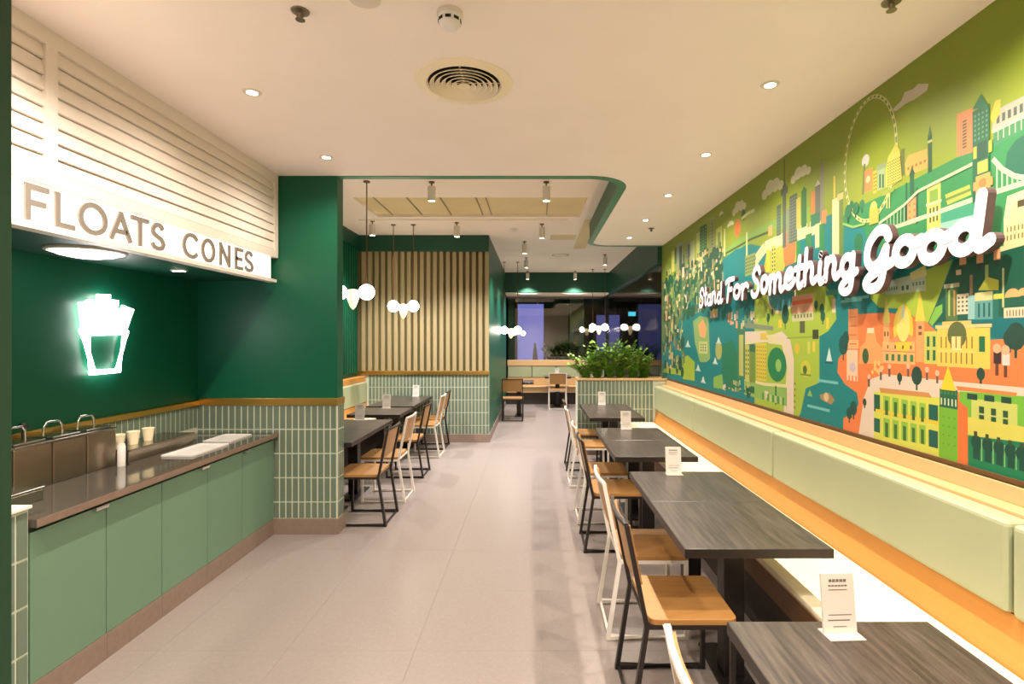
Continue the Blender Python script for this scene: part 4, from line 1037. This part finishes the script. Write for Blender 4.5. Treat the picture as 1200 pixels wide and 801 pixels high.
# ------------------------------------------------------------------ table cards
cd0 = thing('card_stand', '', 'card stand')
obj('foot', B(-0.055, 0.055, -0.035, 0.035, 0, 0.004), ACRYL2, cd0, bev=0.001)
cdp = obj('card', MB().add([(-.052,.004,.004),(.052,.004,.004),(.052,.012,.004),(-.052,.012,.004),(-.052,.024,.178),(.052,.024,.178),(.052,.032,.178),(-.052,.032,.178)], [(0,3,2,1),(4,5,6,7),(0,1,5,4),(1,2,6,5),(2,3,7,6),(3,0,4,7)]), ACRYL, cd0)
def cline(x0, x1, z0, z1):
    f = lambda z: .004+(.020/.174)*(z-.004)-.0008
    obj('printed_line', MB().add([(x0,f(z0),z0),(x1,f(z0),z0),(x1,f(z1),z1),(x0,f(z1),z1),(x0,f(z0)+.0006,z0),(x1,f(z0)+.0006,z0),(x1,f(z1)+.0006,z1),(x0,f(z1)+.0006,z1)], [(0,1,2,3),(7,6,5,4),(0,4,5,1),(2,6,7,3),(0,3,7,4),(1,5,6,2)]), INK, cdp)
for k in range(5): cline(-.028+k*.0115, -.019+k*.0115, .153, .161)
for k in range(6): cline(-.030+k*.0102, -.022+k*.0102, .140, .144)
cline(-.030, .028, .129, .131); cline(-.034, .038, .056, .058); cline(-.038, .032, .040, .043); cline(-.022, .02, .022, .024)
uc = []
for x, y, z, rz, lb in ((0.935, 1.64, .75, .05, 'clear acrylic card stand on the nearest dark table'),
    (0.93, 3.60, .75, 0, 'acrylic card stand at the rear of the second table pair by the mural'),
    (0.92, 5.43, .75, 0, 'acrylic card stand at the rear of the middle table pair by the mural'),
    (0.93, 7.47, .75, 0, 'acrylic card stand on the table against the planter'),
    (-1.97, 6.03, .75, 0, 'acrylic card stand of the nook nearest the wing wall'),
    (-1.96, 7.08, .75, 0, 'acrylic card stand on the lone middle table of the nook'),
    (-1.90, 8.56, .75, 0, 'acrylic card stand of the nook nearest the slatted wall'),
    (0.56, 13.62, .75, 0, 'tiny acrylic card stand on the far table at the bench')):
    place(cd0, uc, (x, y, z), rz, lb, 'acrylic card stands')

# ------------------------------------------------------------------ planter
pl = thing('planter_wall', 'tiled half-height planter wall with a wooden cap at the end of the bench', 'planter', (0, 0, 0))
PX0, PX1 = 0.60, XR-0.005
obj('core', B(PX0+.008, PX1, YP+.012, YP+.34, 0.0, 1.03), GROUT, pl)
tiled(pl, PX0+.008, PX1-.2, 0.13, 1.07, lambda u, z: ((u, YP+.012, z), 0))
obj('grout_bed', B(PX0+.008, PX1, YP+.0125, YP+.02, 0.13, 1.07), GROUT, pl)
for a in ((PX0, PX1, YP-.006, YP+.03), (PX0, PX1, YP+.31, YP+.35), (PX0, PX0+.035, YP+.031, YP+.309)):
    obj('wood_cap', B(a[0], a[1], a[2], a[3], 1.071, 1.10), WOODL, pl, bev=0.003)
obj('skirting', B(PX0, PX1-.62, YP, YP+.011, 0, .13), SKIRT, pl)
obj('soil', B(PX0+.04, PX1-.01, YP+.032, YP+.308, 1.03, 1.06), SOIL, pl)
def leafy(x, y, z, h, ns, spread, label, seed, lm=LEAF, ll=0.085, group='plants in the tiled planter'):
    rnd = random.Random(seed)
    t = thing('leafy_plant', label, 'plant', (x, y, z), group=group)
    sm, lf = MB(), MB()
    for s in range(ns):
        a = rnd.random()*2*math.pi; lean = spread*(0.25+0.75*rnd.random()); hh = h*(0.55+0.45*rnd.random())
        pts = []
        for k in range(6):
            q = k/5
            pts.append(Vector((math.cos(a)*lean*q**1.6, math.sin(a)*lean*0.55*q**1.6, hh*q-0.0)))
        sm.tube(pts, 0.0035, 4)
        nl = 11
        for k in range(nl):
            q = 0.06+0.94*k/(nl-1); i = min(4, int(q*5)); f = q*5-i
            p = pts[i].lerp(pts[i+1], f)
            az = a + (1.4 if k % 2 else -1.4) + rnd.uniform(-.7, .7)
            up = rnd.uniform(.1, .8)
            d = Vector((math.cos(az), math.sin(az), up)).normalized()
            sd = d.cross(Vector((0, 0, 1))).normalized()
            nr = sd.cross(d).normalized()
            L = ll*rnd.uniform(.7, 1.15); w = L*0.27
            lf.add([p, p+d*L*.4+sd*w-nr*.003, p+d*L*.75+sd*w*.75+nr*.002, p+d*L, p+d*L*.75-sd*w*.75+nr*.002, p+d*L*.4-sd*w-nr*.003, p+d*L*.5+nr*(-.010)],
                   [(0,1,6),(1,2,6),(2,3,6),(3,4,6),(4,5,6),(5,0,6)])
    obj('stems', sm, STEMM, t)['kind'] = 'stuff'
    link('foliage', lf.mesh('foliage', lm, None, fix=False), t)['kind'] = 'stuff'
    return t
names = ['at the aisle end of the planter', 'second from the aisle in the planter', 'tallest in the middle of the planter', 'right of the middle in the planter', 'second from the mural in the planter', 'against the mural end of the planter']
for k in range(6):
    leafy(0.74+k*0.172, YP+.17+(.03 if k % 2 else -.03), 1.055, (.40, .50, .58, .56, .50, .36)[k], 34, (.30, .30, .28, .26, .22, .15)[k], 'bushy green plant ' + names[k], 40+k)

# ------------------------------------------------------------------ ceiling fittings
def downlight(x, y, label, w=DOWN_W):
    d = thing('downlight', label, 'downlight', (x, y, ZC), group='recessed ceiling downlights')
    obj('trim_ring', MB().lathe([(.030, -.006), (.046, -.005), (.050, 0), (.030, 0), (.030, -.006)], n=24, caps=False), FIXW, d, smooth=40)
    obj('lens', MB().lathe([(.030, -.001), (.028, -.004), (.002, -.005)], n=20), LENS, d, smooth=60)
    spot(d, (0, 0, -0.03), w, 155, 0.95, r=0.022)
nm = ['nearest', 'second', 'third', 'fourth', 'farthest']
for k, y in enumerate((2.95, 4.06, 5.20, 6.28, 7.36)): downlight(1.29, y, 'small bright downlight in the row beside the mural, %s in view' % nm[k], 66.0)
for k, y in enumerate((3.04, 4.12)): downlight(-1.60, y, 'small bright downlight by the louvred hood, ' + ('nearer' if k == 0 else 'farther') + ' of two', 30.0)
for k, (x, y) in enumerate(((1.29, 1.84), (1.29, .73), (-1.6, 1.93), (-1.6, .8), (-.2, .4), (-.2, -1.0))):  # unseen lamps added as fill light around and behind the camera
    downlight(x, y, ['downlight over the nearest mural bench table, just above the picture', 'downlight over the mural bench end beside the viewer', 'downlight over the tiled pier, just above the picture', 'downlight over the low wall beside the viewer', 'downlight in the ceiling centre right above the viewer', 'downlight in the ceiling centre behind the viewer'][k], 105.0)

df = thing('air_diffuser', 'round beige air diffuser with concentric rings on the ceiling', 'air diffuser', (-.386, 2.93, ZC))
obj('rim', MB().lathe([(.205, -.014), (.262, -.004), (.265, 0), (.195, 0), (.195, -.008), (.205, -.014)], n=44, caps=False), BEIGEF, df, smooth=40)
obj('void_disc', MB().lathe([(.195, -.001), (.001, -.0015)], n=40), HOLE, df)
for k, r in enumerate((.175, .145, .115, .085, .055)):
    obj('louvre_ring', MB().lathe([(r-.014, -.004), (r+.008, -.022), (r+.011, -.020), (r-.010, -.003), (r-.014, -.004)], n=36, caps=False), BEIGEF, df, smooth=40)
obj('centre_cone', MB().lathe([(.001, -.022), (.034, -.020), (.020, -.003)], n=24), BEIGEF, df, smooth=40)
obj('cross_bar', B(-.19, .19, -.004, .004, -.0035, -.0018), BEIGEF, df); obj('cross_bar', B(-.004, .004, -.19, .19, -.0035, -.0018), BEIGEF, df)

sd_ = thing('smoke_detector', 'white smoke detector hanging from the ceiling', 'smoke detector', (-.365, 2.30, ZC))
obj('base', MB().lathe([(.055, 0), (.055, -.014), (.048, -.018)], n=28), FIXW, sd_, smooth=40)
obj('head', MB().lathe([(.048, -.018), (.046, -.05), (.036, -.064), (.022, -.070), (.002, -.071)], n=28), mat('detector white', (236, 232, 232), .4, vary=.03), sd_, smooth=40)
for k in range(8):
    a = k*math.pi/4; obj('vent', B(-.012, .012, -.0485, -.046, -.046, -.034), HOLE, sd_, rz=a)
def sprinkler(x, y, label, z=ZC):
    s = thing('sprinkler_head', label, 'sprinkler', (x, y, z), group='ceiling sprinklers')
    obj('rosette', MB().lathe([(.038, 0), (.036, -.006), (.014, -.010)], n=22), mat('dull chrome', (150, 136, 118), .3, .8, vary=.1), s, smooth=40)
    obj('stem', MB().lathe([(.010, -.008), (.008, -.034)], n=10), MATS['dull chrome'], s); obj('deflector', MB().lathe([(.004, -.034), (.020, -.037), (.020, -.039), (.004, -.040)], n=16), MATS['dull chrome'], s)
    for q in (-1, 1): obj('frame_arm', MB().tube([(.008*q, 0, -.012), (.014*q, 0, -.022), (.004*q, 0, -.036)], .002, 5), MATS['dull chrome'], s)
sprinkler(-1.0, 2.29, 'sprinkler head on the ceiling left of the smoke detector')
sprinkler(1.475, 2.225, 'sprinkler head on the ceiling next to the mural top')
sprinkler(1.46, 6.75, 'small dark sprinkler head beyond the fourth mural downlight')
cdz = thing('ceiling_disc', 'flat white disc on the ceiling at the picture top', 'ceiling disc', (-.70, 2.20, ZC))
obj('plate', MB().lathe([(.062, 0), (.060, -.008), (.04, -.012), (.002, -.013)], n=28), FIXW, cdz, smooth=40); obj('rim', MB().lathe([(.066, 0), (.066, -.005), (.061, -.006), (.061, 0)], n=28, caps=False), FIXW, cdz, smooth=40)

def can(x, y, label, w=SPOT_W):
    c = thing('can_spotlight', label, 'spotlight', (x, y, ZU), group='white can spotlights on the raised ceiling')
    obj('mount', MB().lathe([(.030, 0), (.030, -.012), (.008, -.014), (.008, -.05)], n=16), RODM, c, smooth=40)
    obj('can', MB().lathe([(.010, -.05), (.042, -.052), (.042, -.205), (.036, -.205), (.034, -.19)], n=22), FIXW, c, smooth=40)
    obj('lens', MB().lathe([(.034, -.192), (.002, -.194)], n=18), LENS, c)
    spot(c, (0, 0, -.22), w, 115, 0.8, color=NEUT)
for x, y, lb in ((-1.10, 5.72, 'white can spotlight near the wing wall under the raised ceiling'), (.12, 5.72, 'white can spotlight nearest the curved ceiling edge'),
                 (-2.30, 7.6, 'white can spotlight above the nook by the green slats'), (-1.12, 7.7, 'white can spotlight in front of the oak slat band'), (.10, 7.8, 'white can spotlight over the aisle before the planter'),
                 (-.18, 9.2, 'white can spotlight over the passage, nearer of two'), (-.18, 11.0, 'white can spotlight over the passage, farther of two'), (1.38, 10.6, 'white can spotlight beyond the curved ceiling end'),
                 (-.18, 13.15, 'white can spotlight grazing the far bulkhead at its passage end'), (.98, 13.15, 'white can spotlight grazing the far bulkhead near its middle')):
    can(x, y, lb, SPOT_W if y > 6 else 60.0)
d2 = thing('ceiling_disc', 'small white disc on the raised ceiling behind the tan recess', 'ceiling disc', (-.32, 8.15, ZU))
obj('plate', MB().lathe([(.062, 0), (.060, -.012), (.04, -.03), (.002, -.032)], n=24), FIXW, d2, smooth=40); obj('rim', MB().lathe([(.068, 0), (.068, -.005), (.061, -.006), (.061, 0)], n=24, caps=False), FIXW, d2, smooth=40)
rd = thing('round_vent', 'flat round vent on the far raised ceiling', 'vent', (.50, 10.6, ZU))
obj('plate', MB().lathe([(.20, 0), (.19, -.01), (.10, -.012), (.002, -.013)], n=30), BEIGEF, rd, smooth=40); obj('dark_gap', MB().lathe([(.165, -.0108), (.150, -.0125), (.150, -.0112)], n=30, caps=False), HOLE, rd)

# ------------------------------------------------------------------ pendants: two opal globes on rods either side of a cream cone
def globe_pendant(x, y, z, label, sep=0.29):
    p = thing('globe_pendant', label, 'pendant lamp', (x, y, z), group='globe pendants')
    for s in (-1, 1):
        obj('rod', MB().lathe([(.006, .07), (.006, ZU-z-.012)], (s*sep/2, 0, 0), 8), RODM, p)
        obj('canopy', MB().lathe([(.035, ZU-z-.012), (.035, ZU-z)], (s*sep/2, 0, 0), 16), RODM, p)
        obj('globe', MB().sphere((s*sep/2, 0, 0), .082), GLOBE, p, smooth=80)
    obj('cross_bar', MB().tube([(-sep/2+.07, 0, .0), (sep/2-.07, 0, .0)], .010, 8), BRASS, p, smooth=50)
    obj('cone', MB().lathe([(.002, -.185), (.030, -.155), (.062, -.06), (.068, -.01), (.050, .025), (.002, .035)], n=24), CONE, p, smooth=50)
globe_pendant(-1.93, 5.70, 2.155, 'white globe pendant beside the wing wall above the nook tables')
globe_pendant(-1.92, 7.84, 2.14, 'white globe pendant in front of the oak slats')
globe_pendant(-0.52, 11.6, 1.86, 'far white globe pendant beside the passage wall')
globe_pendant(1.52, 12.8, 1.95, 'far white globe pendant near the corner of the dark glass')

# ------------------------------------------------------------------ concourse beyond the glass
dp = thing('display_panel', 'violet backlit display panel beyond the far glass', 'display', (-.15, 18.2, 0))
obj('lit_face', B(-.44, .44, 0, .03, 0.55, 2.86), PURPLE, dp); obj('case', B(-.50, .50, .031, .2, 0, 2.95), MALLDK, dp); obj('printed_figure', MB().add([(.02,-.004,.6),(.30,-.004,.6),(.22,-.004,1.2),(.17,-.004,1.55),(.12,-.004,1.55),(.08,-.004,1.2)], [(0,1,2,3,4,5)]), DARKFIG, dp)
dq = thing('display_panel', 'dim violet display deep in the concourse behind the plants', 'display', (2.65, 19.5, 0))
obj('lit_face', B(-.42, .42, 0, .03, .8, 2.55), PURPLE2, dq); obj('case', B(-.5, .5, .031, .2, 0, 2.7), MALLDK, dq)
struct('column_concourse', B(1.15, 1.58, 17.4, 17.8, 0, 3.9), MALLCOL, 'grey green column in the concourse')
es = thing('cyan_sign', 'tiny cyan light sign deep in the concourse', 'sign', (3.25, 18.0, 2.45))
obj('lit_face', B(-.12, .12, 0, .03, 0, .14), CYAN, es); obj('hanger', B(-.006, .006, .01, .02, .14, 1.45), MALLDK, es)
pb = thing('planter_box', 'dark planter box beyond the far glass', 'planter', (.72, 15.4, 0))
obj('box', B(-.45, .45, -.2, .2, 0, .78), MALLDK, pb); obj('soil', B(-.43, .43, -.18, .18, .7805, .79), SOIL, pb)
leafy(.45, 15.4, .791, .75, 20, .35, 'dark leafy shrub beyond the far glass, nearer the violet display', 71, ll=.12, group='shrubs beyond the glass')
leafy(.95, 15.4, .791, .80, 20, .35, 'dark leafy shrub beyond the far glass, nearer the grey column', 72, ll=.12, group='shrubs beyond the glass')
